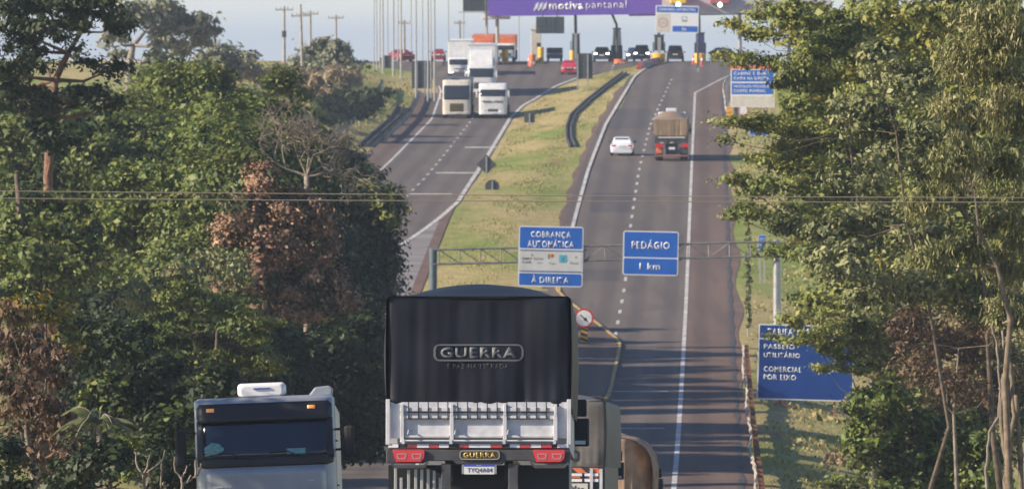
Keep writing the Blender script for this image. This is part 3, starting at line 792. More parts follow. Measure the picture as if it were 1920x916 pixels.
# --- oncoming cab-over trucks, front towards the camera (local -y)
def cabover(t, W, H, paint, wb_, wt, roofz, visor=None, grille=(-.45, .45, .55, 1.1), lamps=.75, lampz=.75, deflect=None, cargo=None, cargom='white', lean=.30, lit=False, bumperm=None, glass='glassfar', detail=False, plate=True, grillm='boardback'):
    hw = W / 2; D = .34; n = 26
    def fy(x, z):
        q = min(1, abs(x) / hw)
        ln_ = lean * max(0, (z - wb_)) / max(.1, (wt - wb_)) if z > wb_ else -.03 * (z - wb_)
        return D * (1 - max(0, 1 - q ** 4) ** .25) + ln_
    def ring(z, s=1.0, back=2.15):
        xs = [-math.cos(math.pi * k / n) * hw for k in range(n + 1)]
        return [(x * s, fy(x, z), z) for x in xs] + [(hw * s, back, z), (-hw * s, back, z)]
    zs = [.42, .8, wb_ * .6 + .3, wb_ - .12, wb_, (wb_ + wt) / 2, wt, wt + (roofz - wt) * .6, roofz - .06]
    c = MB(); rg = [ring(z) for z in sorted(zs)]
    top = [(x * .95, y * 1.0 + .12, roofz) for (x, y, z) in ring(roofz - .06)]
    c.loft(rg + [top])
    cab_ = c.build("cab", paint, t, smooth=False)
    def patch(x0, x1, z0, z1, off, name, m, par=t, nx=18, nz_=5, r=.0, th=.015):
        def f(u, v):
            z = z0 + (z1 - z0) * v; k = 1.0
            if r: k = 1 - r * (abs(2 * v - 1) ** 6)
            x = (x0 + x1) / 2 + (x1 - x0) * (u - .5) * k
            return (x, fy(x, z) - off, z)
        o = MB().grid(f, nx, nz_).build(name, m, par, smooth=True, recalc=False)
        s_ = o.modifiers.new("solid", 'SOLIDIFY'); s_.thickness = th; s_.offset = -1
        return o
    ws = patch(-hw * .93, hw * .93, wb_ + .02, wt, .008, "windscreen", glass, r=.03)
    if visor: patch(-hw * .93, hw * .93, visor[0], visor[1], .10, "sun_visor", visor[2], th=.03)
    if grille: patch(grille[0], grille[1], grille[2], grille[3], .012, "grille", grillm, r=.05)
    for s in (-1, 1):
        a, b = sorted((s * lamps, s * (hw * .95)))
        patch(a, b, lampz - .12, lampz + .12, .014, "headlamp", 'lamp' if lit else 'lampoff', nx=6)
    patch(-hw * .96, hw * .96, .36, .60, .05, "bumper", bumperm or paint, th=.05)
    if plate: MB().box(-.2, .2, -.075, -.062, .46, .58).build("licence_plate", 'platewhite', t)
    if deflect:
        MB().prism([(.45, roofz), (2.1, roofz), (2.1, deflect), (1.2, deflect - .12)], -hw * .86, hw * .86, 'x').build("roof_deflector", paint, t, bevel=.06)
    if cargo:
        cg = MB().box(-hw - .02, hw + .02, 2.5, 13.5, 1.15, cargo).build("cargo_box", cargom, t, bevel=.03)
        MB().box(-hw - .03, hw + .03, 2.49, 2.60, cargo - .03, cargo + .06).build("cargo_rail", 'concrete', cg)
    MB().box(-.45, -.33, 1.8, 13.2, .75, 1.05).box(.33, .45, 1.8, 13.2, .75, 1.05).build("chassis_rail", 'chassis', t)
    for y in (1.25, 4.6, 9.5, 10.8, 12.1):
        for x in (-hw + .18, hw - .18): wheel(t, x, y, .5, .32 if y < 2 else .45)
    return patch, fy, ws
def mirror(t, x, y, z0, z1, w_=.22, m='black'):
    a, b = sorted((x, x + (w_ if x > 0 else -w_)))
    mm = MB().box(a, b, y - .09, y + .09, z0, z1).build("mirror", m, t, bevel=.05)
    s = 1 if x > 0 else -1
    ar = MB()
    for z in (z0 + (z1 - z0) * .25, z1 - (z1 - z0) * .1): ar.tube([(x - s * .28, y + .25, z), (x, y, z)], .022, 6)
    ar.build("mirror_arm", 'black', mm)
    return mm

# grey cab close on the left
t = thing("semi_truck", "oncoming truck with silver grey cab, black visor and white roof air conditioner", "truck",
          P(506, 1081, 172) + Vector((0, 0, 0)), (R_(-3.0), R_(-2.2), .012), "oncoming trucks")
TRUCK_SILVER = t
patch, fy, ws = cabover(t, 2.52, 3.22, 'silver', 2.10, 2.86, 3.24, grille=(-.8, .8, .7, 1.45), lampz=.9, lean=.26, glass='glass', deflect=None, cargo=None)
MB().box(-1.25, 1.25, 2.6, 14, 1.2, 3.12).build("cargo_box", 'cream', t, bevel=.03)
patch(-1.22, 1.22, 2.80, 3.13, .07, "sun_visor", 'black', nx=24, r=.05, th=.03)
patch(-1.22, 1.22, 1.98, 2.16, .016, "cowl_panel", 'black', nx=24, r=.10)
patch(-1.225, -1.10, 2.10, 2.84, .012, "windscreen_surround", 'black', nx=4); patch(1.10, 1.225, 2.10, 2.84, .012, "windscreen_surround", 'black', nx=4)
patch(-1.08, 1.08, 1.30, 1.97, .010, "front_panel", 'silver', nx=20, r=.02)
patch(-.35, 1.0, 1.40, 1.44, .014, "panel_slot", 'dark', nx=10)
for x0, x1 in ((-1.04, -.90), (.78, .92)):
    vz = 3.02
    patch(x0, x1, vz - .025, vz + .035, .095, "marker_lamp", 'amber', nx=3, th=.02)
ac = MB(); 
ac.loft([[(x, y, z) for (x, z) in rrect(-.47 + i, .40 - i, 3.25, 3.49 - j, .07)] for y, i, j in ((.62, .06, .05), (.70, 0, 0), (1.5, 0, .02), (1.6, .05, .08))])
acu = ac.build("roof_air_conditioner", 'white', t, bevel=.02)
MB().box(-.18, .12, .595, .617, 3.375, 3.40).build("conditioner_label", 'plateblue', acu)
MB().box(-.6, .52, .70, 1.55, 3.22, 3.27).build("conditioner_base", 'dark', acu)
MB().prism([(.78, 3.22), (1.22, 3.22), (1.24, 3.36), (1.18, 3.41), (.92, 3.39)], 1.3, 2.5).build("roof_fairing", 'silver', t, bevel=.03)
mirror(t, -1.42, .30, 2.02, 2.70, .20, 'rubber'); mirror(t, 1.42, .30, 2.10, 2.66, .18, 'rubber')
wp = MB()
for x0, x1, z1 in ((-.28, -1.02, 2.20), (.72, .05, 2.22)):
    wp.tube([(x0, fy(x0, 2.1) - .03, 2.10), ((x0 + x1) / 2, fy(0, 2.25) - .03, 2.245), (x1, fy(x1, z1) - .03, z1)], .012, 6)
wp.build("wiper", 'black', t)
bgm = bmesh.new(); bmesh.ops.create_icosphere(bgm, subdivisions=3, radius=1)
for v in bgm.verts: v.co *= 1 + .22 * noise.noise(v.co * 2.2)
me = bpy.data.meshes.new("dashboard_bag"); bgm.to_mesh(me); bgm.free(); me.materials.append(M['bags'])
bag = bpy.data.objects.new("dashboard_bag", me); COL.objects.link(bag)
bag.parent = t; bag.location = (-.92, fy(-.92, 2.3) - .022, 2.30); bag.scale = (.17, .018, .13)
patch(.38, .72, 2.19, 2.29, .012, "dashboard_paper", 'bags', nx=4, th=.004)
text("ALFHA 4100", .34, .035, -.80, 1.64, fy(-.8, 1.64) - .025, 'letter', t, "badge_lettering")
text("FH", .09, .035, .80, 1.70, fy(.8, 1.7) - .025, 'letter', t, "badge_lettering")
for z in (2.4, 1.6):
    MB().tube([(1.27, .55, z), (1.29, .9, z)], .02, 6).build("door_handle", 'dark', t)

def placed(px, py, s, W=None):
    Y = F / s
    return Y
def oncoming(px, py, Y, label, yaw=-.0165):
    p = P(px, py, Y); p.z = gz(p.x, Y) + LIFT
    return thing("semi_truck", label, "truck", p, (R_(1.3), 0, yaw), "oncoming trucks")
t = oncoming(856, 225, 857, "oncoming truck with a dirty cream cab and big dark grille")
cabover(t, 2.5, 3.5, 'cream', 1.66, 2.95, 3.42, grille=(-.62, .62, .55, 1.36), lampz=.5, lamps=.85, grillm='golddark', deflect=None)
MB().box(-.5, .0, .9, 1.5, 3.4, 3.6).box(-.2, .25, .7, .9, 3.42, 3.52).build("roof_horn", 'boardback', t)
MB().box(-1.25, 1.25, 2.5, 13, 1.1, 3.45).build("cargo_box", 'darkgrey', t)
mirror(t, -1.36, .3, 1.7, 2.3, .15, 'cream'); mirror(t, 1.36, .3, 1.7, 2.3, .15, 'black')
t = oncoming(924, 228, 857, "oncoming truck with a clean white cab, next to the median")
cabover(t, 2.5, 3.3, 'white', 1.95, 2.62, 3.12, visor=(2.58, 2.70, 'white'), grille=(-.45, .45, .50, .85), lampz=.62, lamps=.6, bumperm='white', deflect=None)
MB().box(-.95, -.12, -.05, .0, 1.48, 1.58).box(.12, .95, -.05, .0, 1.48, 1.58).build("air_slot", 'darkgrey', t)
MB().box(-1.25, 1.25, 2.5, 12, 1.1, 2.9).build("cargo_box", 'darkgrey', t)
mirror(t, -1.36, .3, 1.85, 2.5, .13, 'white'); mirror(t, 1.36, .3, 1.85, 2.5, .13, 'white')
t = oncoming(902, 190, 905, "tall white oncoming truck with high roof deflector behind the two front cabs")
cabover(t, 2.55, 3.0, 'white', 1.75, 2.62, 2.85, grille=(-.7, .7, .7, 1.3), lampz=.7, deflect=4.35, cargo=4.7, cargom='white')
mirror(t, -1.38, .3, 1.7, 2.4, .15, 'white'); mirror(t, 1.38, .3, 1.7, 2.4, .15, 'white')
t = oncoming(862, 138, 947, "white box truck with a tall square cargo box at the plaza exit")
cabover(t, 2.3, 2.4, 'white', 1.05, 1.62, 1.80, grille=(-.6, .6, .62, .72), lampz=.42, lamps=.62, lit=True, deflect=None, cargo=3.36, cargom='white', lean=.35)
mirror(t, -1.5, .3, 1.0, 1.35, .2, 'black'); mirror(t, 1.3, .3, 1.0, 1.35, .2, 'black')
t = oncoming(904, 127, 985, "truck with an orange cargo body and small white cab, at the toll booths")
cabover(t, 2.2, 2.4, 'white', 1.55, 2.0, 2.25, grille=(-.6, .6, .62, .9), lampz=.5, cargo=2.95, cargom='orange', lean=.3)
t = oncoming(947, 122, 1000, "orange box truck with a blue and white cab, half hidden by the yellow booth island")
cabover(t, 2.1, 2.2, 'white', 1.2, 1.7, 1.9, grille=(-.6, .6, .62, .9), lampz=.5, cargo=2.6, cargom='orange', lean=.3, bumperm='carblue')

# --- cars
def car(t, paint, L=4.4, W=1.78, H=1.45, kind='sedan', lights='off', front=True, tail=False):
    """body lofted along y; local -y end is the front if front else the rear"""
    hw = W / 2
    if kind == 'sedan':
        low = [(0, .30, .70, .82), (.06, .20, .86, .92), (.35, .17, .93, .98), (.9, .16, .95, 1), (1.6, .16, .96, 1), (2.6, .16, .94, 1), (3.3, .16, .90, .99), (4.0, .17, .82, .96), (L - .07, .22, .70, .88), (L, .32, .58, .78)]
        up = [(.55, .93, .93, .86), (1.15, .93, H - .05, .78), (1.6, .93, H, .76), (2.3, .93, H - .02, .76), (2.75, .93, H - .10, .77), (3.35, .9, .93, .86)]
        if front: pass
    else:
        low = [(0, .38, .85, .84), (.06, .28, 1.02, .94), (.3, .24, 1.06, .99), (1.0, .23, 1.06, 1), (2.4, .23, 1.05, 1), (3.2, .23, 1.04, 1), (3.9, .24, 1.00, .97), (L - .07, .30, .92, .92), (L, .42, .78, .84)]
        up = [(.05, 1.02, 1.06, .90), (.30, 1.02, H - .06, .83), (.8, 1.02, H, .80), (2.2, 1.02, H - .02, .80), (2.6, 1.02, H - .10, .80), (3.25, 1.0, 1.05, .88)]
    def sec(y, z0, z1, s, p=5):
        k = 20; o = []
        for i in range(k):
            a = 2 * math.pi * i / k; c_, s_ = math.cos(a), math.sin(a)
            o.append((math.copysign(abs(c_) ** (2 / p), c_) * hw * s, y, (z0 + z1) / 2 + math.copysign(abs(s_) ** (2 / p), s_) * (z1 - z0) / 2))
        return o
    flip = (lambda y: L - y) if front else (lambda y: y)
    body = MB().loft([sec(flip(y), a, b, s) for y, a, b, s in low]).build("body", paint, t, smooth=True)
    def usec(y, z0, z1, s):
        zt = max(z1, z0 + .02); tp_ = s - .10 * min(1, (zt - z0) / .4)
        return [(-hw * s, flip(y), z0), (hw * s, flip(y), z0), (hw * (tp_ + .02), flip(y), zt - .05), (hw * tp_ * .9, flip(y), zt), (-hw * tp_ * .9, flip(y), zt), (-hw * (tp_ + .02), flip(y), zt - .05)]
    MB().loft([usec(*u) for u in up]).build("cabin_roof", paint, t, bevel=.03)
    # windows lie just proud of the cabin shell
    def glasspane(u0, u1, name, lo=.12, hi=.9, k=.88):
        a = [Vector(p) for p in usec(*u0)]; b = [Vector(p) for p in usec(*u1)]
        lowl, lowr = (a[0], a[1]) if u0[2] - u0[1] < .1 else (a[4], a[3]); hl, hr = (b[4], b[3])
        c0 = (lowl + lowr) / 2; c1 = (hl + hr) / 2
        if u0[2] - u0[1] < .1: lowl, lowr = a[5], a[2]
        q = []
        for f_, s_ in ((lo, -1), (lo, 1), (hi, 1), (hi, -1)):
            base = (lowl if s_ < 0 else lowr).lerp(hl if s_ < 0 else hr, f_); mid = c0.lerp(c1, f_)
            q.append(Vector((mid.x + (base.x - mid.x) * k, base.y, base.z)))
        nrm = (q[1] - q[0]).cross(q[2] - q[0]).normalized()
        if nrm.z < 0: nrm = -nrm
        o = MB().add([p + nrm * .014 for p in q], [(0, 1, 2, 3)]).build(name, 'glassfar', t, recalc=False); s2 = o.modifiers.new("s", 'SOLIDIFY'); s2.thickness = .012
    glasspane(up[0], up[1], "rear_window" if True else "")
    glasspane(up[-1], up[-2], "windscreen")
    for s in (-1, 1):
        u = [usec(*q) for q in up[1:5]]
        i0, i1 = (0, 5) if s < 0 else (1, 2)
        vs = []
        for q in u:
            a, b = Vector(q[i0]), Vector(q[i1])
            vs += [a.lerp(b, .12) + Vector((s * .012, 0, 0)), a.lerp(b, .9) + Vector((s * .012, 0, 0))]
        MB().add(vs, [(0, 1, 3, 2), (2, 3, 5, 4), (4, 5, 7, 6)]).build("side_window", 'glassfar', t, recalc=False)
        m_y = flip(2.95)
        MB().box(*sorted((s * (hw - .02), s * (hw + .16))), m_y - .06, m_y + .06, .92, 1.06).build("wing_mirror", 'black' if paint != 'carwhite' else 'boardback', t, bevel=.02)
        # lamps at both ends
        for end in ('front', 'rear'):
            y = flip(L - .03) if end == 'front' else flip(.03)
            sg = -1 if y < L / 2 else 1
            z = .66 if kind == 'sedan' else .85
            if end == 'rear': z += .12
            m_ = ('lamp' if lights == 'on' else 'lampoff') if end == 'front' else 'lens'
            a, b = sorted((s * hw * .52, s * hw * .88))
            MB().box(a, b, *sorted((y + sg * .02, y - sg * .10)), z - .07, z + .07).build("headlamp" if end == 'front' else "tail_light", m_, t, bevel=.02)
        for y in (.85, L - .85): wheel(t, s * (hw - .10), y, .33, .22, 'steel')
    yf = 0
    MB().box(-.26, .26, -.025, .03, .62 if front else .70, .74 if front else .82).build("licence_plate", 'platewhite', t)
    MB().prism(rrect(-hw * .86, hw * .86, .24, .46, .06), -.012, .3).build("bumper", 'boardback' if kind != 'sedan' else paint, t, bevel=.02)
    if front: MB().box(-.45, .45, -.018, .05, .48, .60).build("grille", 'black', t)

def carat(px, py, Y, label, paint, zoff=LIFT, rot=-.0205, pitch=1.5, group=None, **k):
    p = P(px, py, Y); p.z = gz(p.x, Y) + zoff
    t = thing("parked_car" if False else k.pop('nm', "car"), label, k.pop('cat', "car"), p, (R_(pitch), 0, rot), group)
    car(t, paint, **k)
    return t
carat(1166, 272, 730, "white sedan driving away in the left lane beside the brown truck", 'carwhite', kind='sedan', front=False, H=1.42)
carat(1128, 115, 1000, "black car with both headlamps lit, coming out between two grey booths", 'carblack', kind='suv', front=True, lights='on', H=1.55, pitch=.5, group="cars at the toll plaza")
carat(1203, 113, 1003, "dark pickup with bright headlamps in the lane left of the yellow booth base", 'carblack', kind='suv', front=True, lights='on', H=1.75, pitch=.3, group="cars at the toll plaza")
carat(1189, 113, 1010, "pale white car half hidden behind the dark pickup's headlamps", 'carwhite', kind='sedan', front=True, lights='on', pitch=.3, group="cars at the toll plaza")
carat(1266, 114, 1002, "dark SUV seen from behind passing between the two yellow booth bases", 'carblack', kind='suv', front=False, H=1.7, pitch=.3, group="cars at the toll plaza")
carat(1067, 150, 950, "small red car half hidden behind the dark board in the median", 'carred', kind='sedan', front=True, lights='off', H=1.4, W=1.65, pitch=1.2, group="cars at the toll plaza")
carat(764, 131, 1000, "dark red car parked among the light poles at the plaza approach", 'darkred', kind='sedan', front=True, L=3.8, W=1.6, H=1.3, rot=.4, pitch=0, group="cars at the toll plaza")
carat(821, 129, 1008, "small red car showing left of the white box truck", 'darkred', kind='sedan', front=True, W=1.5, H=1.3, L=4.0, pitch=0, group="cars at the toll plaza")
carat(1345, 110, 1012, "pale blue-white car waiting right of the last yellow booth base", 'carwhite', kind='sedan', front=False, rot=-.3, pitch=0, group="cars at the toll plaza")
p = P(1040, 119, 1002)
t = thing("light_truck", "bright blue light truck facing the camera in a toll lane under the dark board", "truck", (p.x, p.y, gz(p.x, 1002) + LIFT), (0, 0, 0), "cars at the toll plaza")
MB().prism([(0, .35), (0, .85), (.55, 1.45), (2.0, 1.45), (4.2, 1.3), (4.2, .35)], -.85, .85, 'x').build("body", 'carblue', t, bevel=.08)
MB().prism([(.03, .92), (.50, 1.40), (.48, 1.42), (.0, .93)], -.72, .72, 'x').build("windscreen", 'glassfar', t)
MB().box(-.8, .8, -.06, .2, .3, .72).build("bumper", 'boardback', t, bevel=.03)
for x in (-.68, .68):
    MB().box(x - .14, x + .14, -.08, -.01, .74, .86).build("headlamp", 'lampoff', t)
    for y in (.7, 3.4): wheel(t, x, y, .33, .22)

# ---------------------------------------------------------------- overhead sign gantry
YG = 485.0; sg = S(YG)
def gx(px): return (px - 960) / sg
def gzz(py): return -(py - HY) / sg
zL, zR = gz(gx(812), YG), gz(gx(1457), YG)
t = thing("sign_gantry", "steel truss gantry spanning the carriageway between two thick posts", "sign gantry", (gx(812), YG, zL))
o0 = Vector((gx(812), YG, zL))
MB().tube([(0, 0, -.3), (0, 0, gzz(465) - zL)], .20, 16).build("post", 'gantrypost', t)
xr = gx(1457) - o0.x
pr = MB().tube([(xr, 0, zR - zL - .3), (xr, 0, gzz(450) - zL)], .20, 16).build("post", 'steel', t)
MB().tube([(xr, 0, zR - zL - .1), (xr, 0, zR - zL + .25)], .42, 16).build("post_base", 'concrete', pr)
tr = MB()
def tz(x, up): return (gzz(468) - zL if up else gzz(495) - zL) + x / xr * (15.5 / sg)
for dy in (-.32, .32):
    for up in (0, 1): tr.tube([(0, dy, tz(0, up)), (xr, dy, tz(xr, up))], .048, 6)
    k = 16
    for i in range(k + 1):
        x = .3 + (xr - .6) * i / k
        tr.tube([(x, dy, tz(x, 0)), (x, dy, tz(x, 1))], .03, 5)
        if i < k:
            x2 = .3 + (xr - .6) * (i + 1) / k
            a = (1, 0) if i % 2 == 0 or i < 5 else (0, 1)
            tr.tube([(x, dy, tz(x, a[0])), (x2, dy, tz(x2, a[1]))], .026, 5)
for i in range(17):
    x = .3 + (xr - .6) * i / 16
    for up in (0, 1): tr.tube([(x, -.32, tz(x, up)), (x, .32, tz(x, up))], .02, 4)
tr.build("truss", 'truss', t)

def board(name, label, x0, x1, y0, y1, Y, m='blue', tilt=0.0, group=None, cat="road sign", border=.07, r=.14, posts=()):
    """sign panel given by its picture rectangle at distance Y; origin at its middle, facing -y"""
    s = S(Y); c = P((x0 + x1) / 2, (y0 + y1) / 2, Y)
    t = thing(name, label, cat, c, (0, -tilt, 0), group)
    w_, h_ = (x1 - x0) / s, (y1 - y0) / s
    MB().prism(rrect(-w_ / 2, w_ / 2, -h_ / 2, h_ / 2, r), -.02, .03).build("panel", 'signwhite', t)
    return t, w_, h_, s
# COBRANCA AUTOMATICA
t, w_, h_, s = board("overhead_sign", "blue overhead sign reading COBRANCA AUTOMATICA A DIREITA with a white strip of logos", 972, 1093, 424, 537, YG - .42, tilt=R_(-1.2))
def field(x0, x1, z0, z1, m, name, r=.07, y=-.026): return MB().prism(rrect(x0, x1, z0, z1, r), y, -.0205).build(name, m, t)
b = .055
field(-w_ / 2 + b, w_ / 2 - b, .40, h_ / 2 - b, 'blue', "blue_field"); field(-w_ / 2 + b, w_ / 2 - b, -h_ / 2 + b, -.86, 'blue', "blue_field")
pf = field(-w_ / 2 + b, w_ / 2 - b, -.70, .28, 'signgrey', "logo_panel", .02)
MB().box(-w_ / 2 + b, w_ / 2 - b, -.05, -.0205, .30, .325).box(-w_ / 2 + b, w_ / 2 - b, -.05, -.0205, -.76, -.735).build("panel_rib", 'bluedeep', t)
text("COBRANÇA", 2.02, .37, 0, 1.07, -.032, 'letter', t, bold=.012); text("AUTOMÁTICA", 2.34, .42, 0, .66, -.032, 'letter', t, bold=.012)
text("À DIREITA", 1.88, .38, 0, -1.15, -.032, 'letter', t, bold=.012)
text("CONECT", .50, .11, -1.20, -.13, -.031, 'boardback', pf, "logo_lettering", bold=.02); text("C△R".replace("△", "A"), .46, .11, -1.20, -.31, -.031, 'boardback', pf, "logo_lettering", bold=.02)
MB().prism(rrect(-.98, -.88, -.02, .10, .03), -.031, -.027).build("logo_mark", 'chrome', pf)
text("move", .46, .12, -.62, -.13, -.031, 'tarptan', pf, "logo_lettering"); text("mais", .24, .08, -.55, -.32, -.031, 'chrome', pf, "logo_lettering")
for i, (dx, dz, m_) in enumerate(((-.07, .06, 'lf_mid'), (.07, -.01, 'orange'), (-.01, .11, 'yellow'), (-.09, -.06, 'bags'), (.10, .06, 'red'))):
    MB().disc((-.01 + dx, -.0 + dz), .065, -.031 - .001 * i, -.027, 10).build("logo_petal", m_, pf)
text("Taggy", .36, .12, .06, -.34, -.031, 'chrome', pf, "logo_lettering", bold=.01)
uq = MB().prism(rrect(.42, .82, -.30, .10, .06), -.033, -.027).build("logo_tile", mat("teal_sign_ink", (.10, .48, .55), .5), pf)
text("U", .16, .17, .62, -.06, -.038, 'plateblue', uq, "logo_lettering", bold=.03); MB().box(.54, .70, -.038, -.0335, -.24, -.21).build("logo_line", 'plateblue', uq)
text("Passer", .42, .13, 1.20, -.30, -.031, 'chrome', pf, "logo_lettering"); MB().prism([(1.2, -.05), (1.28, .06), (1.36, -.05)], -.031, -.027).build("logo_mark", 'chrome', pf)
for sx in (-1, 1):
    for z in (-.22, .36): MB().box(sx * w_ / 2 - .1, sx * w_ / 2 + .16 * max(0, sx) + .02, .035, .10, z - .05, z + .05).build("bracket", 'truss', t)
# PEDAGIO 1 km
t, w_, h_, s = board("overhead_sign", "smaller blue overhead sign reading PEDAGIO 1 km", 1168, 1272, 433, 516, YG - .42, tilt=R_(-1.2))
field(-w_ / 2 + b, w_ / 2 - b, -.20, h_ / 2 - b, 'blue', "blue_field"); field(-w_ / 2 + b, w_ / 2 - b, -h_ / 2 + b, -.265, 'blue', "blue_field")
text("PEDÁGIO", 1.92, .46, 0, .45, -.032, 'letter', t, bold=.014); text("1 km", 1.05, .34, -.02, -.66, -.032, 'letter', t, bold=.02)
for z in (-.30, .42): MB().box(w_ / 2 - .1, w_ / 2 + .16, .035, .10, z - .05, z + .05).build("bracket", 'truss', t)

# TARIFA board at the right verge
YT = 432.0
t, w_, h_, s = board("toll_rate_board", "large dark blue board headed TARIFA beside the guardrail, partly behind leafy branches", 1421, 1601, 609, 750, YT, tilt=R_(-1.6), r=.06)
b = .05
field(-w_ / 2 + b, w_ / 2 - b, h_ / 2 - .62, h_ / 2 - b, 'bluedeep', "blue_field", .03); field(-w_ / 2 + b, w_ / 2 - b, -h_ / 2 + b, h_ / 2 - .68, 'bluedeep', "blue_field", .03)
def fpx(px, py): return ((px - 1511) / s, -(py - 679.5) / s)
def tl(txt, x0, x1, y0, y1, m='letter', bold=.015):
    a = fpx(x0, y1); c = fpx(x1, y0); text(txt, c[0] - a[0], c[1] - a[1], (a[0] + c[0]) / 2, (a[1] + c[1]) / 2, -.032, m, t, bold=bold)
tl("TARIFA", 1438, 1486, 617, 629); tl("BÁSICA", 1494, 1540, 613, 628)
tl("PASSEIO", 1432, 1490, 646, 655); tl("UTILITÁRIO", 1432, 1500, 660, 671); tl("R$", 1530, 1545, 650, 660)
tl("COMERCIAL", 1433, 1504, 688, 698); tl("POR EIXO", 1433, 1494, 703, 713); tl("R$ 9,20", 1532, 1572, 686, 697)
zb_ = gz(P(1511, 760, YT).x, YT) - t.location.z
MB().box(-1.15, -1.03, .04, .16, zb_ - .3, h_ / 2 - .2).box(1.30, 1.42, .04, .16, zb_ - .3, h_ / 2 - .2).build("post", 'woodpost', t)
MB().box(-1.55, -.55, -.25, .45, zb_ - .1, zb_ + .22).build("footing", 'woodpost', t, bevel=.03)
MB().tube([(-1.35, 0, zb_ + .2), (-1.12, .05, -h_ / 2 + .05)], .06, 6).tube([(-.8, 0, zb_ + .2), (-1.05, .05, -h_ / 2 + .05)], .06, 6).build("brace", 'woodpost', t)

# KEEP RIGHT sign on the island nose
YK = 490.0; sk = S(YK); c = P(1095, 596, YK); zk = gz(c.x, YK)
t = thing("keep_right_sign", "round red-rimmed sign with a black diagonal arrow above a striped post", "road sign", (c.x, YK, zk))
cz = c.z - zk
MB().disc((0, cz), .50, -.02, .01, 36).build("rim_disc", 'red', t); fd = MB().disc((0, cz), .405, -.024, -.0205, 36).build("face", 'signwhite', t)
a45 = R_(-42); ca, sa = math.cos(a45), math.sin(a45)
ap = [(-.27, .028), (.02, .028), (.02, .035), (.05, .10), (.28, 0), (.05, -.10), (.02, -.035), (.02, -.028), (-.27, -.028), (-.24, 0)]
MB().prism([(x * ca - z * sa, cz + x * sa + z * ca) for x, z in ap], -.03, -.0245).build("arrow", 'black', fd)
MB().box(-.06, .06, .02, .10, -.2, cz + .3).build("post", 'dark', t)
sb = MB().box(-.17, .17, -.01, .019, .15, cz - .53).build("hazard_panel", 'yellow', t)
bk = MB(); z = .15
while z < cz - .62:
    bk.prism([(-.17, z + .02), (.17, z - .12 + .10), (.17, z + .10 + .0), (-.17, z + .12)][:4] if False else [(-.168, z + .12), (.168, z), (.168, z + .12), (-.168, z + .24)], -.014, -.0105); z += .26
bk.build("black_stripe", 'black', sb)

# signs seen from behind
def backsign(px, py, pyb, Y, shape, size, label, h2=None):
    c = P(px, py, Y); z0 = gz(c.x, Y); 
    t = thing("traffic_sign", label, "road sign", (c.x, Y, z0)); cz = c.z - z0; r = size / S(Y) / 2
    if shape == 'diamond': MB().prism([(-r, cz), (0, cz - r), (r, cz), (0, cz + r)], 0, .03).build("panel", 'boardback', t)
    elif shape == 'disc': MB().disc((0, cz), r, 0, .03, 24).build("panel", 'boardback', t)
    else: MB().prism(rrect(-r, r, cz - h2 / S(Y) / 2, cz + h2 / S(Y) / 2, .03), 0, .03).build("panel", 'boardback', t)
    MB().box(-.05, .05, -.08, -.002, -.2, cz + r * .8).build("post", 'steel', t)
backsign(912, 308, 340, 700, 'diamond', 37, "diamond traffic sign seen from its dark back at the edge of the median")
backsign(923, 350, 385, 668, 'disc', 27, "round traffic sign seen from its dark back on the green median")
backsign(993, 220, 228, 812, 'rect', 20, "small square sign seen from its dark back in the median near the clean white truck", 20)
def twopost(x0, x1, y0, y1, Y, label, posts, m='boardback', ribs=True):
    s = S(Y); c = P((x0 + x1) / 2, (y0 + y1) / 2, Y); z0 = gz(c.x, Y)
    t = thing("sign_board", label, "road sign", (c.x, Y, z0)); cz = c.z - z0; w2 = (x1 - x0) / s / 2; h2 = (y1 - y0) / s / 2
    MB().prism(rrect(-w2, w2, cz - h2, cz + h2, .06), 0, .04).build("panel", m, t)
    for px in posts:
        x = (px - (x0 + x1) / 2) / s; MB().box(x - .06, x + .06, -.12, -.002, min(-.3, gz(c.x + x, Y) - z0 - .3), cz + h2 * .95).build("post", 'steel', t)
    if ribs: MB().box(-w2 * .96, w2 * .96, -.05, -.001, cz + h2 * .5, cz + h2 * .56).box(-w2 * .96, w2 * .96, -.05, -.001, cz - h2 * .56, cz - h2 * .5).build("rib", 'darkgrey', t)
twopost(1081, 1111, 100, 148, 905, "tall dark sign back on two grey posts at the tip of the grass median", (1083, 1102))
twopost(772, 810, 114, 166, 900, "wide dark sign back among the light poles on the left verge", (782, 797))
twopost(718, 737, 104, 128, 965, "small dark sign back at the top of the left verge", (720, 735), ribs=False)
twopost(712, 719, 108, 120, 968, "narrow dark sign back beside the small dark board at the left verge", (715,), ribs=False)

# plaza lane sign (blue, with speed limit)
YS = 965.0
t, w_, h_, s = board("lane_sign", "blue and white lane sign with a round speed limit 40 panel", 1229, 1310, 11, 62, YS, tilt=R_(-1), r=.1)
def rectpx(x0, x1, y0, y1, m, name, y=-.028, r=.04):
    cx, cy = 1269.5, 36.5
    return MB().prism(rrect((x0 - cx) / s, (x1 - cx) / s, -(y1 - cy) / s, -(y0 - cy) / s, r), y, -.0205).build(name, m, t)
rectpx(1231, 1308.5, 13, 24, 'blue', "blue_field"); rectpx(1261, 1308.5, 49, 60, 'blue', "blue_field")
rectpx(1231, 1256.5, 26.5, 61, 'cream', "speed_panel")
text("COBRANÇA AUTOMÁTICA", 3.7, .36, 0, (36.5 - 18.5) / s, -.034, 'letter', t, bold=.02)
dk = MB(); n_ = 28
cx_, cz_ = (1243.5 - 1269.5) / s, -(43.5 - 36.5) / s
dk.loft([[(cx_ + r_ * math.cos(2 * math.pi * k / n_), yy, cz_ + r_ * math.sin(2 * math.pi * k / n_)) for k in range(n_)] for r_, yy in ((.49, -.0275), (.49, -.034), (.40, -.034), (.40, -.0275))], cap=False)
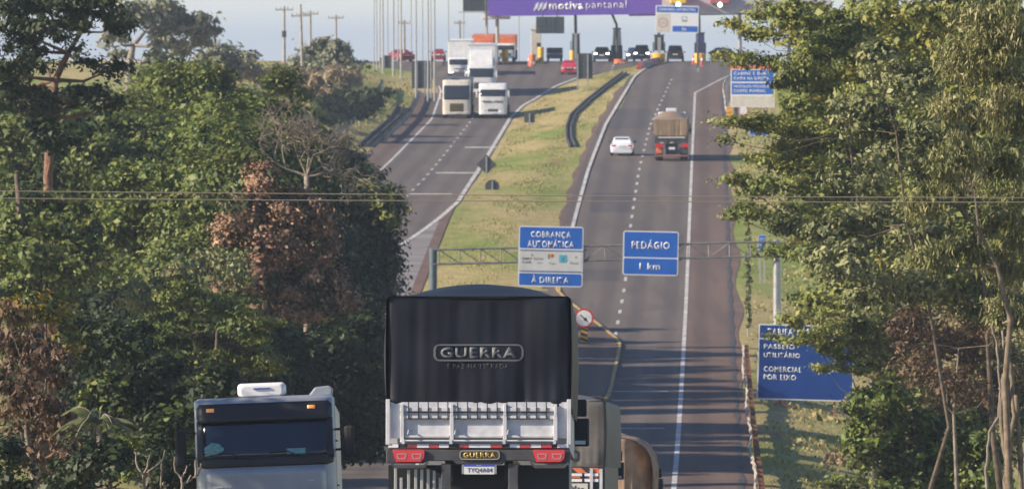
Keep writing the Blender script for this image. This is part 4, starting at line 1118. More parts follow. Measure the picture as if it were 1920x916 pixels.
dk.build("speed_ring", mat("faded_red", (.55, .22, .22), .6), t); text("40", .42, .30, cx_, cz_, -.034, 'chrome', t)
ring_ = MB(); ring_frame(ring_, (1278 - 1269.5) / s, (1288 - 1269.5) / s, -(41 - 36.5) / s, -(31 - 36.5) / s, .05, .05, -.034, -.0275); ring_.build("vehicle_pictogram", 'chrome', t)
MB().box((1280 - 1269.5) / s, (1286 - 1269.5) / s, -.034, -.0275, -(40 - 36.5) / s, -(37 - 36.5) / s).build("vehicle_pictogram", 'chrome', t)
text("5m", .42, .34, (1283 - 1269.5) / s, -(54.5 - 36.5) / s, -.034, 'letter', t, bold=.02)
xs_ = 1.55; zz = gz(t.location.x + xs_, YS) - t.location.z
MB().tube([(2.15, .15, gz(t.location.x + 2.1, YS) - t.location.z - .2), (2.15, .15, 1.2)], .11, 10).tube([(-1.9, .12, .7), (2.15, .12, .7)], .05, 6).build("post", 'boardback', t)

# blue services board on the right, its lower white panel and round sign
YB = 800.0
def ground_board(x0, x1, y0, y1, Y, label, m='blue'):
    t, w_, h_, s = board("direction_sign", label, x0, x1, y0, y1, Y, r=.05)
    zg = gz(t.location.x, Y) - t.location.z
    MB().box(-w_ * .3 - .06, -w_ * .3 + .06, .04, .14, zg - .3, h_ * .45).box(w_ * .3 - .06, w_ * .3 + .06, .04, .14, zg - .3, h_ * .45).build("post", 'pole', t)
    return t, w_, h_, s
t, w_, h_, s = ground_board(1370, 1452, 130, 201, YB, "blue board with four lines of white lettering above a white panel")
def r2(x0, x1, y0, y1, m, name, y=-.027):
    cx, cy = 1411, 165.5
    return MB().prism(rrect((x0 - cx) / s, (x1 - cx) / s, -(y1 - cy) / s, -(y0 - cy) / s, .03), y, -.0205).build(name, m, t)
r2(1372, 1450, 131.5, 153, 'blue', "blue_field"); r2(1372, 1450, 156, 177, 'blue', "blue_field"); r2(1372, 1450, 180, 199.5, 'cream', "white_field")
for tx, y_, w2 in (("CABINE E GUIA", 138, 66), ("CAIXA NA DIREITA", 147, 66), ("VEÍCULOS PESADOS", 161.5, 66), ("CABINE MANUAL", 170.5, 60)):
    text(tx, w2 / s, 6.0 / s, (1376 + w2 / 2 - 1411) / s, -(y_ - 165.5) / s, -.033, 'letter', t, bold=.012)
MB().box(-w_ / 2 + .0, w_ / 2 - .3, .05, .3, h_ / 2 + .02, h_ / 2 + .30).build("top_lamp_box", 'orange', t)
c = P(1393, 207, 805); z0 = gz(c.x, 805)
t = thing("traffic_sign", "round white sign with a red rim under the blue four-line board, half behind leaves", "road sign", (c.x, 805, z0))
MB().disc((0, c.z - z0), .45, 0, .03, 28).build("rim_disc", 'red', t); MB().disc((0, c.z - z0), .36, -.005, -.0005, 28).build("face", 'signwhite', t); MB().box(-.05, .05, .032, .1, -.2, c.z - z0 + .3).build("post", 'pole', t)
t, w_, h_, s = ground_board(1405, 1440, 232, 254, 770, "small blue sign peeking out of the foliage below the four-line board")
MB().prism(rrect(-w_ / 2 + .04, w_ / 2 - .04, -h_ / 2 + .04, h_ / 2 - .04, .03), -.026, -.0205).build("blue_field", 'blue', t); text("200 m", .7, .22, 0, -.1, -.032, 'letter', t)
t, w_, h_, s = ground_board(1422, 1436, 440, 470, 560, "narrow blue marker sign just left of the right gantry post")
MB().prism(rrect(-w_ / 2 + .02, w_ / 2 - .02, -h_ / 2 + .02, h_ / 2 - .02, .02), -.026, -.0205).build("blue_field", 'blue', t); text("km", .26, .16, 0, .25, -.032, 'letter', t); text("32", .28, .26, 0, -.2, -.032, 'letter', t)

# ---------------------------------------------------------------- guardrails
def guardrail(fx, Y0, Y1, label, face=1, railm='steel', postm='woodpost', step=4.0, h=.72, endcap=False, rise=True):
    x0 = fx(Y0); t = thing("guardrail", label, "guardrail", (x0, Y0, gz(x0, Y0)))
    def loc(x, Y, z): return (x - x0, Y - Y0, z - t.location.z)
    prof = [(0, -.16), (.05, -.12), (.05, -.05), (0, -.02), (0, .02), (.05, .05), (.05, .12), (0, .16), (-.012, .16), (-.012, -.16)]
    rings = []; k = max(2, int((Y1 - Y0) / step))
    for i in range(k + 1):
        Y = Y0 + (Y1 - Y0) * i / k; x = fx(Y) + .03 * math.sin(i * 1.7) + .05 * math.sin(i * .31); z = gz(fx(Y), Y) + h - .16 + .025 * math.sin(i * 2.3)
        if rise and i == 0: z -= .25
        rings.append([loc(x - face * a, Y, z + b) for a, b in prof])
    MB().loft(rings).build("rail", railm, t)
    for i in range(min(k + 1, 95)):
        Y = Y0 + (Y1 - Y0) * i / k + .1; x = fx(Y) + face * .20; z = gz(x, Y)
        q = loc(x, Y, z); MB().box(q[0] - .09, q[0] + .09, q[1] - .06, q[1] + .06, q[2] - .3, q[2] + h - .03 + .05 * math.sin(i * 3.1)).build("post", postm, t)
    return t
guardrail(lambda Y: RS(Y) + .45, 300, 476, "weathered guardrail on red-brown posts along the right shoulder", 1, 'railtan', 'woodpost', 2.0)
tg = guardrail(table([(800, P(1361, 205, 818).x), (830, P(1359, 195, 830).x), (880, P(1357, 168, 880).x), (905, P(1360, 156, 905).x), (925, P(1374, 150, 925).x), (945, P(1400, 147, 945).x)], 4), 818, 940, "pale guardrail curving off at the plaza entrance right of the road", 1, 'concrete', 'steel', 4.0)
c = P(1366, 204, 818)
t = thing("end_marker", "yellow marker panel standing at the near end of the curved right guardrail", "marker", (c.x, 815, gz(c.x, 815)))
MB().box(-.24, .24, -.03, .02, .1, 1.05).build("panel", 'yellow', t); MB().box(-.05, .05, .021, .08, -.2, .9).build("post", 'steel', t)
mb = MB()
for z in (.15, .45, .75): mb.prism([(-.235, z), (.235, z + .18), (.235, z + .28), (-.235, z + .10)], -.034, -.0305)
mb.build("stripe", 'orange', t)
guardrail(lambda Y: LL(Y) - 5.2, 770, 915, "dark guardrail running down the left verge toward the cream truck", -1, 'darkgrey', 'darkgrey', 4.0)
guardrail(lambda Y: LL(Y) - 1.6, 785, 905, "dark low guardrail along the left shoulder, nearer the road than the other", -1, 'darkgrey', 'darkgrey', 4.0, h=.6)

# ---------------------------------------------------------------- light poles and utility poles
ORD = ["leftmost", "second", "third", "fourth", "fifth", "sixth", "seventh", "eighth", "ninth", "tenth", "eleventh", "twelfth", "thirteenth", "fourteenth", "fifteenth", "sixteenth", "seventeenth", "eighteenth", "nineteenth"]
poles = [(701, 135, 960, 0), (706.5, 137, 955, 0), (712, 131, 975, 0), (718, 139, 950, 1), (727, 118, 1010, 0), (737.5, 144, 945, 1), (746, 122, 1000, 0), (752, 148, 940, 1),
         (771, 121, 1010, 0), (780, 173, 890, 1), (792, 150, 930, 0), (802.5, 172, 892, 1), (808, 166, 900, 0), (815, 170, 895, 1), (841, 118, 1020, 0), (869, 117, 1025, 0), (910, 117, 1030, 0), (973, 117, 1035, 0)]
for i, (px, py, Y, thick) in enumerate(poles):
    c = P(px, py, Y); z = gz(c.x, Y)
    lab = ("leftmost thin light pole in the row at the plaza approach" if i == 0 else "%s light pole from the left in the row at the plaza approach" % ORD[i])
    t = thing("light_pole", lab, "light pole", (c.x, Y, z), (0, R_(random.Random(i).uniform(-.3, .3)), 0), "light poles at the plaza approach")
    r = .095 if thick else .06; hgt = 11.5 + (i % 3)
    MB().tube([(0, 0, -.3), (0, 0, hgt * .5), (0, 0, hgt)], [r, r * .85, r * .6], 8).build("shaft", 'pole', t)
    MB().tube([(0, 0, hgt - .1), (.5, 0, hgt + .25), (1.5, 0, hgt + .4)], [.04, .04, .035], 6).build("arm", 'pole', t)
    MB().box(1.4, 2.1, -.13, .13, hgt + .32, hgt + .46).build("lamp_head", 'steel', t, bevel=.03)
def utility(px, ytop, yb, Y, label, lean=0, arm=2.4, tilt=0, box=False):
    c = P(px, yb, Y); z = gz(c.x, Y); s = S(Y); top = (-(ytop - HY) / s) - z
    t = thing("utility_pole", label, "utility pole", (c.x, Y, z), (0, R_(lean), 0), "utility poles on the skyline")
    MB().tube([(0, 0, -.4), (0, 0, top)], [.16, .10], 8).build("pole", 'wood', t)
    ca_ = MB().box(-arm / 2, arm / 2, -.12, -.04, top - .40 - tilt, top - .27 - tilt).build("crossarm", 'wood', t)
    mb = MB()
    for x in (-arm * .46, -arm * .2, arm * .2, arm * .46): mb.tube([(x, -.08, top - .27 - tilt), (x, -.08, top - .08 - tilt)], .05, 6)
    mb.build("insulator", 'concrete', ca_)
    if box: MB().box(-.2, .2, -.5, -.14, top - 2.9, top - 2.3).build("transformer", 'boardback', t, bevel=.04)
utility(533, 12, 112, 900, "utility pole with a crossarm and small transformer, leftmost on the skyline", box=True, arm=1.7)
utility(568, 8, 140, 850, "taller leaning utility pole with a low crossarm, beside the transformer pole", lean=-1.6, arm=1.7, tilt=.7, box=False)
utility(582, 20, 105, 950, "utility pole with a crossarm just right of the leaning one", arm=1.6)
utility(630, 28, 100, 1000, "shorter utility pole rising behind the grey-green skyline bush", arm=1.6)
utility(758, 38, 120, 1000, "faint utility pole among the light poles", arm=1.2)
utility(862, 38, 125, 1040, "faint utility pole above the white box truck", arm=1.2)
def wire(y0, ym, y1, Y, label):
    t = MB()
    xs = np.linspace(-900, 2900, 60); pts = []
    for x in xs:
        u = (x - 960) / 1900
        pts.append(P(x, ym + (y1 - y0) / 2 * u * 1.05 + 0 * u, Y))
        pts[-1].z += 7.5 / S(Y) * (abs(u) ** 2.0) * .9
    t.tube(pts, .0062, 6)
    o = t.build("power_line", 'wire'); tag(o, label, "power line", "cables crossing the whole view")
wire(349, 366, 373, 122, "upper of the two thin cables strung across the whole view")
wire(361, 377, 375, 123, "lower of the two thin cables strung across the whole view")

# ---------------------------------------------------------------- toll plaza
YP = 1000.0; sp = S(YP)
def X(px): return (px - 960) / sp
def Z(py): return -(py - HY) / sp
zp = gz(X(1150), YP)
t = thing("toll_canopy", "long toll plaza canopy with a purple fascia lettered motiva pantanal", "toll canopy", (X(915), YP, 0), (0, R_(-.72), 0))
CAN = t
def lx(px): return X(px) - X(915)
zb0, zt0 = Z(31), 6.6
MB().box(lx(916), lx(1242), -.25, -.02, zb0, zt0 - .25).build("purple_fascia", 'purple', t)
MB().box(lx(1242) + .01, lx(1560), -.24, -.02, zb0 + .02, zt0 - .25).build("pale_fascia", 'lilac', t)
MB().box(lx(914), lx(1560), -.35, 12, zt0 - .24, zt0 + .1).build("roof", 'white', t)
MB().box(lx(916), lx(1560), .0, 11.8, zb0 + .15, zb0 + .6).build("soffit", 'lilac', t)
MB().box(lx(1180), lx(1560), -.2, .3, zb0 - .16, zb0 - .002).build("soffit_beam", 'darkgrey', t)
MB().tube([(lx(912), .3, zb0 + .3), (lx(912), .3, zt0 - .6)], .42, 14).build("rounded_end", 'beige', t, smooth=True)
MB().box(lx(904), lx(958), .2, 1.5, zb0 - .32, zb0 - .02).build("end_beam", 'beige', t, bevel=.08)
lg = MB()
for i, px in enumerate((1001, 1009, 1017)):
    x = lx(px); z = Z(22) + .03
    lg.prism([(x, z), (x + .17, z), (x + .42, z + .62 + .03 * i), (x + .60, z + .80), (x + .52, z + .86), (x + .30, z + .72)], -.30, -.251)
    lg.prism([(x + .22, z + .25), (x + .36, z + .16), (x + .56, z + .62), (x + .44, z + .66)], -.30, -.251)
lg.build("logo_strokes", 'letter', t)
text("motiva", lx(1095) - lx(1031), .86, (lx(1095) + lx(1031)) / 2, Z(12.5) - .02, -.27, 'letter', t, "fascia_lettering", bold=.035)
text("pantanal", lx(1176) - lx(1100), 1.02, (lx(1176) + lx(1100)) / 2, Z(12.5) - .06, -.27, 'letter', t, "fascia_lettering", bold=-.004)
for px, py, n_ in ((933, 120, 'pole'), (1080, 115, 'darkgrey'), (1388, 105, 'pole'), (1480, 105, 'pole')):
    x = lx(px); MB().tube([(x, 1.0, zp - .3 + x * .0), (x, 1.0, zb0 + .3)], .20 if px != 1080 else .16, 12).build("column", n_, t)
MB().tube([(lx(1148), 1.0, zb0 + .2), (lx(1157), 1.2, Z(50))], .13, 8).tube([(lx(1157), 1.2, Z(50)), (lx(1157), 1.2, zp - .2)], .13, 8).build("raked_column", 'darkgrey', t)
for px in (1236, 1312): MB().tube([(lx(px), 1.2, zp - .2), (lx(px), 1.2, zb0 + .3)], .14, 8).build("column", 'darkgrey', t)
def signalbox(px, py, w_, label, hood):
    c = P(px, py, YP - 6); t = thing("lane_signal", label, "lane signal", c)
    MB().box(-w_ / 2, w_ / 2, .0, 5.7, .02, 1.2).build("housing", hood, t, bevel=.05)
    MB().disc((0, -.10), .22, -.1, .02, 18).build("lamp", 'greenlamp', t)
    MB().box(-.30, .30, .021, .12, -.36, .02).build("lamp_plate", 'boardback', t)
signalbox(1272, 7, 1.6, "green lane signal under a square yellow box above the speed limit 40 sign", 'yellow')
signalbox(1350, 7.5, 2.0, "green lane signal under a dull red box near the tree branches", mat("dull_red", (.38, .10, .12), .6))
def ledboard(x0, x1, y0, y1, label):
    Y = YP - 9; s = S(Y); c = P((x0 + x1) / 2, y0, Y)
    t = thing("message_board", label, "message board", c); w_ = (x1 - x0) / s; h_ = (y1 - y0) / s
    MB().box(-w_ / 2, w_ / 2, 0, .5, -h_, 0).build("screen", 'led', t, bevel=.03)
    fr_ = MB()
    for i in range(3): fr_.box(-w_ / 2, w_ / 2, -.04, -.001, -h_ * (.28 + .3 * i), -h_ * (.25 + .3 * i))
    for k in (-.17, .17): fr_.box(w_ * k - .03, w_ * k + .03, -.04, -.001, -h_, 0)
    fr_.build("rib", 'darkgrey', t); return t, w_, h_
t, w_, h_ = ledboard(1005, 1058, 31.5, 63, "dark message board hung under the purple fascia")
MB().box(-.8, -.7, .2, .3, -.02, .7).box(.7, .8, .2, .3, -.02, .7).build("hanger", 'darkgrey', t)
t, w_, h_ = ledboard(868, 910, -6, 21.5, "dark message board at the upper edge left of the purple fascia")
zz = gz(t.location.x, YP - 9) - t.location.z
MB().tube([(1.3, .6, zz), (1.3, .6, .3)], .12, 8).box(-1.6, 1.6, -.3, .6, -h_ - .14, -h_ - .04).build("mast", 'pole', t)

def island(px, Y, label):
    x = P(px, 0, Y).x; z = gz(x, Y)
    t = thing("toll_booth", label, "toll booth", (x, Y, z))
    MB().prism([(-.62, -2.2), (-.3, -3.0), (.3, -3.0), (.62, -2.2), (.62, 6), (-.62, 6)], -.1, .18, 'z').build("island_base", 'concrete', t)
    return t
def booth(t, m, z0, z1, w_, y0=0.0, y1=2.4, roof='darkgrey', win='glassfar', taper=1.0):
    hw = w_ / 2
    MB().loft([[(-hw, y0, z0), (hw, y0, z0), (hw, y1, z0), (-hw, y1, z0)], [(-hw * taper, y0, z1), (hw * taper, y0, z1), (hw * taper, y1, z1), (-hw * taper, y1, z1)]]).build("cabin", m, t, bevel=.04)
    if win: MB().box(-hw * .8, hw * .8, y0 - .02, y0 - .001, z0 + (z1 - z0) * .32, z0 + (z1 - z0) * .78).build("window", win, t)
    MB().box(-hw * taper - .06, hw * taper + .06, y0 - .08, y1 + .08, z1 + .002, z1 + .12).build("roof", roof, t)
t = island(1005, 1000, "beige toll booth with a tall cabin and orange cushions at its foot")
booth(t, 'beige', .2, 3.35, 1.05, roof='beige', win=None)
MB().prism(rrect(-.40, .40, 3.4, 3.8, .15), .1, 2.2).build("cap", 'beige', t)
MB().box(.08, .52, -.6, -.1, 1.55, 2.0).build("card_reader", 'black', t, bevel=.04); MB().box(.22, .34, -.4, -.2, .2, 1.5).build("reader_post", 'boardback', t)
t = island(1080, 1000, "slim grey toll booth under a column, behind the tall dark sign back")
booth(t, 'chassis', .2, 2.9, .85, roof='pole', taper=.9); MB().box(-.62, -.46, -.3, .1, 1.2, 2.2).box(-.2, .1, -.25, -.1, .3, 3.0).build("equipment", 'steel', t)
t = island(1157, 1004, "dark toll booth stepped like a stair beside the black car with lit headlamps")
booth(t, 'chrome', 1.7, 3.4, .95, roof='darkgrey', win=None, taper=.8); MB().box(-.78, .58, -.2, 1.8, .18, 1.15).box(-.62, .56, -.1, 1.8, 1.15, 1.70).build("equipment", 'boardback', t, bevel=.03)
t = island(1236, 998, "narrow dark toll booth on a yellow base, left of the dark SUV")
booth(t, 'dark', 1.2, 2.75, .95, roof='boardback', win=None); MB().box(-.17, .17, -.3, -.05, .9, 2.6).build("equipment", 'chrome', t); [MB().box(q, q + .12, -.1, 1, 1.0, 2.1).build("side_panel", 'boardback', t) for q in (.5, -.66)]
t = island(1313, 998, "navy blue toll booth on a yellow base, right of the dark SUV")
booth(t, mat("navy_paint", (.03, .04, .14), .5), 1.0, 3.0, .85, roof='boardback', win=None); MB().box(-.6, .6, -.1, 1.5, .85, 2.05).build("equipment", mat("navy_panel", (.02, .026, .085), .5), t, bevel=.03)
def cushion(px, Y, w_, h_, m, label, round_=True):
    x = P(px, 0, Y).x; z = gz(x, Y)
    t = thing("crash_cushion", label, "crash cushion", (x, Y, z), group="crash cushions at the toll booths")
    MB().loft([[(w_ / 2 * k * math.cos(a), .5 + .5 * k * math.sin(a), zz) for a in np.linspace(0, 2 * math.pi, 14, endpoint=False)] for k, zz in ((.96, 0), (1, .1), (1, h_ * .45), (.93, h_ * .5), (1, h_ * .55), (1, h_ * .94), (.9, h_))]).build("drum", m, t)
    mb = MB()
    for i in range(3):
        q = -w_ * .34 + i * w_ * .26; mb.prism([(q, h_ * .15), (q + w_ * .09, h_ * .15), (q + w_ * .22, h_ * .40), (q + w_ * .13, h_ * .40)], -.03, .12)
    mb.build("stripe", 'boardback' if m == 'yellow' else 'letter', t)
cushion(1235, 990, 1.42, 1.05, 'yellow', "yellow crash cushion left of the dark SUV")
cushion(1313, 990, 1.20, 1.05, 'yellow', "yellow crash cushion right of the dark SUV")
cushion(998, 980, .7, 1.25, 'orange', "orange crash cushion on the left foot of the beige booth")
cushion(1014, 992, .62, 1.7, 'yellow', "yellow crash cushion on the right foot of the beige booth")
cushion(930, 990, .55, 1.6, 'yellow', "yellow crash cushion left of the grey plaza column")
cushion(947, 992, .7, 1.4, 'yellow', "yellow crash cushion right of the grey plaza column")
cushion(1073, 985, .5, 1.5, 'yellow', "yellow crash cushion beside the slim grey booth")
cushion(1163, 990, 1.3, .5, 'orange', "low orange crash cushion in front of the stepped dark booth")
def cone(px, Y, label, h=.95, two=True):
    x = P(px, 0, Y).x; z = gz(x, Y); t = thing("traffic_cone", label, "traffic cone", (x, Y, z + LIFT), group="red and white cones at the plaza")
    MB().box(-.22, .22, -.22, .22, 0, .06).build("base", 'orange', t)
    k = MB().tube([(0, 0, .06), (0, 0, h)], [.16, .04], 12).build("body", 'red', t)
    MB().tube([(0, 0, h * .45), (0, 0, h * .68)], [.125, .082], 12).build("band", 'letter', t)
cone(1316, 975, "red and white cone before the right yellow crash cushion", 1.2)
cone(1300, 983, "red and white cone left of the right yellow crash cushion")
cone(992, 983, "red and white cone left of the beige booth's orange cushion", 1.1)
cone(1222, 985, "red and white cone left of the left yellow crash cushion")
# low red and purple plastic barrier at the tip of the median
bt = thing("plastic_barrier", "low red and maroon plastic barrier winding from the median tip to the booth", "barrier", P(1200, 124, 970) * 1)
bt.location.z = gz(bt.location.x, 970)
pts = [(1198, 126, 962), (1206, 122, 972), (1222, 118, 984), (1243, 113, 995)]
for i in range(3):
    a = Vector((P(pts[i][0], 0, pts[i][2]).x, pts[i][2], 0)); c = Vector((P(pts[i + 1][0], 0, pts[i + 1][2]).x, pts[i + 1][2], 0))
    rg = []
    for q in (a, a.lerp(c, .5), a.lerp(c, .94)):
        z = gz(q.x, q.y) - bt.location.z; lxx, lyy = q.x - bt.location.x, q.y - bt.location.y
        rg.append([(lxx - .28, lyy, z), (lxx + .28, lyy, z), (lxx + .28, lyy, z + .15), (lxx + .12, lyy, z + .3), (lxx + .1, lyy, z + .62), (lxx - .1, lyy, z + .62), (lxx - .12, lyy, z + .3), (lxx - .28, lyy, z + .15)])
    MB().loft(rg).build("segment", 'red' if i == 0 else mat("maroon_plastic", (.22, .06, .10), .5), bt)

# ---------------------------------------------------------------- trees and plants
def quads_mesh(name, V, m, parent=None):
    """V: (n,4,3) array, one quad per leaf"""
    n = V.shape[0]
    me = bpy.data.meshes.new(name)
    me.vertices.add(n * 4); me.vertices.foreach_set('co', V.astype(np.float32).ravel())
    me.loops.add(n * 4); me.loops.foreach_set('vertex_index', np.arange(n * 4, dtype=np.int32))
    me.polygons.add(n); me.polygons.foreach_set('loop_start', np.arange(0, n * 4, 4, dtype=np.int32))
    me.polygons.foreach_set('loop_total', np.full(n, 4, dtype=np.int32))
    me.update(calc_edges=True)
    me.materials.append(M[m] if isinstance(m, str) else m)
    o = bpy.data.objects.new(name, me); COL.objects.link(o)
    if parent is not None: o.parent = parent
    return o
DENS = 2.6
def unit(a): return a / np.maximum(np.linalg.norm(a, axis=1, keepdims=True), 1e-6)
def leaf_quads(c, nrm, tan, l, w, rng):
    n = len(c)
    nrm = unit(nrm); tan = unit(tan - nrm * np.sum(tan * nrm, 1, keepdims=True)); bi = np.cross(nrm, tan)
    k = np.clip(rng.lognormal(0, .36, (n, 1)), .4, 2.0); L = l * k; W = w * k * rng.uniform(.8, 1.2, (n, 1))
    fold = nrm * W * .25
    return np.stack([c - tan * L * .5, c + bi * W * .5 + fold - tan * L * .05, c + tan * L * .5 - nrm * L * .08, c - bi * W * .5 + fold - tan * L * .05], 1)
def clumps(lobes, l, w, dens, rs, rng, squash=.6, droop=0.0, shell=.5, up=.5, tip=0.0):
    """leaves gathered in clumps through each lobe's volume; lobes: (centre, radii)"""
    out = []; subs = []
    for C_, R in lobes:
        area = math.pi * R[0] * R[2]
        ns = max(6, int(2.2 * area / (rs * rs * 1.6)))
        d = unit(rng.normal(size=(ns, 3)))
        rad = shell + (1 - shell) * rng.random((ns, 1)) ** .7
        rad *= 1 + .22 * np.sin(d[:, :1] * 5 + C_[0]) * np.sin(d[:, 2:] * 4 + C_[2] * 2)
        pos = np.array(C_) + d * rad * np.array(R)
        subs.append(pos)
        nl = max(4, int(dens * DENS * area / ns))
        k = rng.uniform(.55, 1.35, (ns, 1))
        off = rng.normal(size=(ns, nl, 3)) * (rs * .52 * k)[:, None, :] * np.array([1, 1, squash])
        p = (pos[:, None, :] + off).reshape(-1, 3)
        outw = np.repeat(d, nl, 0); r = rng.normal(size=p.shape)
        nrm = outw * .55 + unit(off.reshape(-1, 3)) * .35 + r * .42 + np.array([0, 0, up])
        tan = rng.normal(size=p.shape) + np.array([0, 0, -droop * 2.2]) + unit(off.reshape(-1, 3)) * .5
        if droop > .5: nrm = np.cross(tan, rng.normal(size=p.shape)) + outw * .2
        out.append(leaf_quads(p, nrm, tan, l, w, rng))
    return np.concatenate(out), subs
def tree(name, label, Y, base, lobes, leafm, l, w, dens, rs, seed, trunk_r=.25, trunkm='bark', cat="tree", group=None, squash=.6, droop=0., shell=.5, depth=.8, spine=None, twigs=4, up=.5, extra=None, trunkname="trunk", twig_r=.02, basez=None, spread=1.0):
    rng = np.random.default_rng(seed); s = S(Y)
    bx = (base - 960) / s; bz = gz(bx, Y) if basez is None else basez
    t = thing(name, label, cat, (bx, Y, bz), group=group)
    L3 = []; Wd = (max(q[0] + q[2] for q in lobes) - min(q[0] - q[2] for q in lobes)) / s
    for q in lobes:
        px, py, rx, ry = q[:4]; dy = q[4] if len(q) > 4 else rng.uniform(-.40, .40) * min(Wd, 9) * spread
        s2 = S(Y + dy); c = P(px, py, Y + dy) - Vector((bx, Y, bz))
        rd = max(.4, depth * (rx + ry) / 2 / s2)
        L3.append((np.array(c), np.array((rx / s2, rd, ry / s2))))
    V, subs = clumps(L3, l, w, dens, rs, rng, squash, droop, shell, up)
    quads_mesh("crown", V, leafm, t)
    if extra:
        for nm, m_, frac, l2, w2 in extra:
            idx = [q for i, q in enumerate(L3) if (i % frac[0]) in frac[1]]
            V2, _ = clumps(idx, l2, w2, dens * frac[2], rs * .9, rng, squash, droop, min(.95, shell + .3), up)
            quads_mesh(nm, V2, m_, t)
    # trunk, limbs and twigs
    tb = MB()
    if spine:
        sp_ = [Vector(P(a, b, Y)) - Vector((bx, Y, bz)) for a, b in spine]
        pts = [Vector((0, 0, -.3))] + sp_
    else:
        cz = np.mean([c[2] for c, _ in L3]); cx = np.mean([c[0] for c, _ in L3])
        top = Vector((cx, 0, cz + .2)); pts = [Vector((0, 0, -.3))] + [Vector((cx * k + rng.uniform(-.2, .2), rng.uniform(-.2, .2), top.z * k)) for k in (.35, .7, 1.0)]
    rads = [trunk_r * (1 - .72 * i / (len(pts) - 1)) for i in range(len(pts))]
    rads[0] *= 1.25
    tb.tube(pts, rads, 8)
    for (c, R), sb in zip(L3, subs):
        c = Vector(c)
        j = min(range(1, len(pts)), key=lambda i: (pts[i] - c).length + max(0, pts[i].z - c.z) * 1.5)
        a = pts[j]; mid = a.lerp(c, .55) + Vector((rng.uniform(-.2, .2), rng.uniform(-.2, .2), -.12 * (c - a).length))
        r0 = min(rads[j] * .7, trunk_r * .45)
        tb.tube([a, mid, c], [r0, r0 * .6, r0 * .28], 5, False)
        for i in rng.permutation(len(sb))[:twigs]:
            e = Vector(sb[i]); m2 = c.lerp(e, .5) + Vector(rng.uniform(-.1, .1, 3))
            tb.tube([c, m2, e], [r0 * .25, max(twig_r, r0 * .14), twig_r * .5], 4, False)
    tb.build(trunkname, trunkm, t, recalc=False, smooth=True)
    return t

# left side, far to near
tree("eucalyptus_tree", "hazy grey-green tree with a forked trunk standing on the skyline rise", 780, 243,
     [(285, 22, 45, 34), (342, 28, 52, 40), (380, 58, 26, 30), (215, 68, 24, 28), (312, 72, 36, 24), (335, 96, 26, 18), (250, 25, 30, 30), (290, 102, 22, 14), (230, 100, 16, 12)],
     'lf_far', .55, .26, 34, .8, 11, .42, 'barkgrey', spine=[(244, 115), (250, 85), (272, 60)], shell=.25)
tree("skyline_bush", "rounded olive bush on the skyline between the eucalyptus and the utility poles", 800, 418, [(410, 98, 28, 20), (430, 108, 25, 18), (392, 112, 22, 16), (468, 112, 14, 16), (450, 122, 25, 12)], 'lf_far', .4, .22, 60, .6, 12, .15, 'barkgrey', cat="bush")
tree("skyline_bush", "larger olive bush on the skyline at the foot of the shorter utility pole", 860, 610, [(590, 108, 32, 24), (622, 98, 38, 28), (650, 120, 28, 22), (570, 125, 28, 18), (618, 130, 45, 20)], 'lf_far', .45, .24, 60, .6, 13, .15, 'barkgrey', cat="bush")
tree("dry_grass_clump", "pale tan dry grass mound under the larger skyline bush", 835, 600, [(590, 165, 40, 22), (630, 150, 48, 22), (560, 150, 35, 20), (660, 148, 22, 14)], 'straw', .55, .10, 120, .5, 14, .05, 'twig', cat="grass clump", up=.45, droop=-.2)
tree("dry_grass_clump", "sparse dry grass clump on the skyline left of the leaning pole", 800, 500, [(470, 140, 40, 14), (520, 140, 40, 14), (430, 135, 30, 10)], 'straw', .5, .10, 90, .5, 15, .05, 'twig', cat="grass clump", up=.45, droop=-.2)
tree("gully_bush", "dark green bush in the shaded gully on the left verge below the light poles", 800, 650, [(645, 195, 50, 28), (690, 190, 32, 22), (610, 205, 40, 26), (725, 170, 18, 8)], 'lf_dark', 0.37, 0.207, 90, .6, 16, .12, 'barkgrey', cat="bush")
def dead_tree(label, px, py, Y, starts, seed, spread_px):
    rg = random.Random(seed); s = S(Y); bx = (px - 960) / s; z0 = gz(bx, Y); o = Vector((bx, Y, z0))
    t = thing("dead_tree", label, "tree", o); tb = MB()
    def grow(p, d, ln, r, n):
        pts = [p]; q = p.copy()
        for k in range(3):
            d = (d + Vector((rg.uniform(-.28, .28), rg.uniform(-.28, .28), rg.uniform(-.22, .26)))).normalized(); q = q + d * ln / 3; pts.append(q)
        tb.tube(pts, [r, r * .9, r * .78, r * .62], 5 if n > 2 else 4, False)
        if n == 0: return
        for k in range(rg.choice((2, 3, 3))):
            dd = (d + Vector((rg.uniform(-.9, .9), rg.uniform(-.9, .9), rg.uniform(-.55, .65)))).normalized()
            grow(pts[-1 - (k % 2)], dd, ln * rg.uniform(.62, .85), max(.011, r * .6), n - 1)
    top = Vector(P(px, py, Y)) - o
    tb.tube([(0, 0, -.3), top * .5, top], [.15, .12, .10], 7)
    for a, b in starts:
        d = Vector(P(a, b, Y)) - o - top
        grow(top, d.normalized(), d.length * .50, .05, 5)
    tb.build("branches", 'twig', t, recalc=False, smooth=True)
dead_tree("grey leafless tree with tangled branches above the road edge", 575, 330, 352, [(470, 262), (520, 255), (570, 250), (620, 250), (665, 265), (690, 300), (660, 320)], 8, 0)
tree("broadleaf_tree", "dark green tree behind the dead branches, right of the domed tree", 474, 600, [(590, 290, 60, 42), (640, 315, 50, 42), (680, 340, 30, 32), (560, 330, 60, 45), (630, 370, 60, 50)], 'lf_dark', 0.252, 0.141, 135, .65, 18, .3)
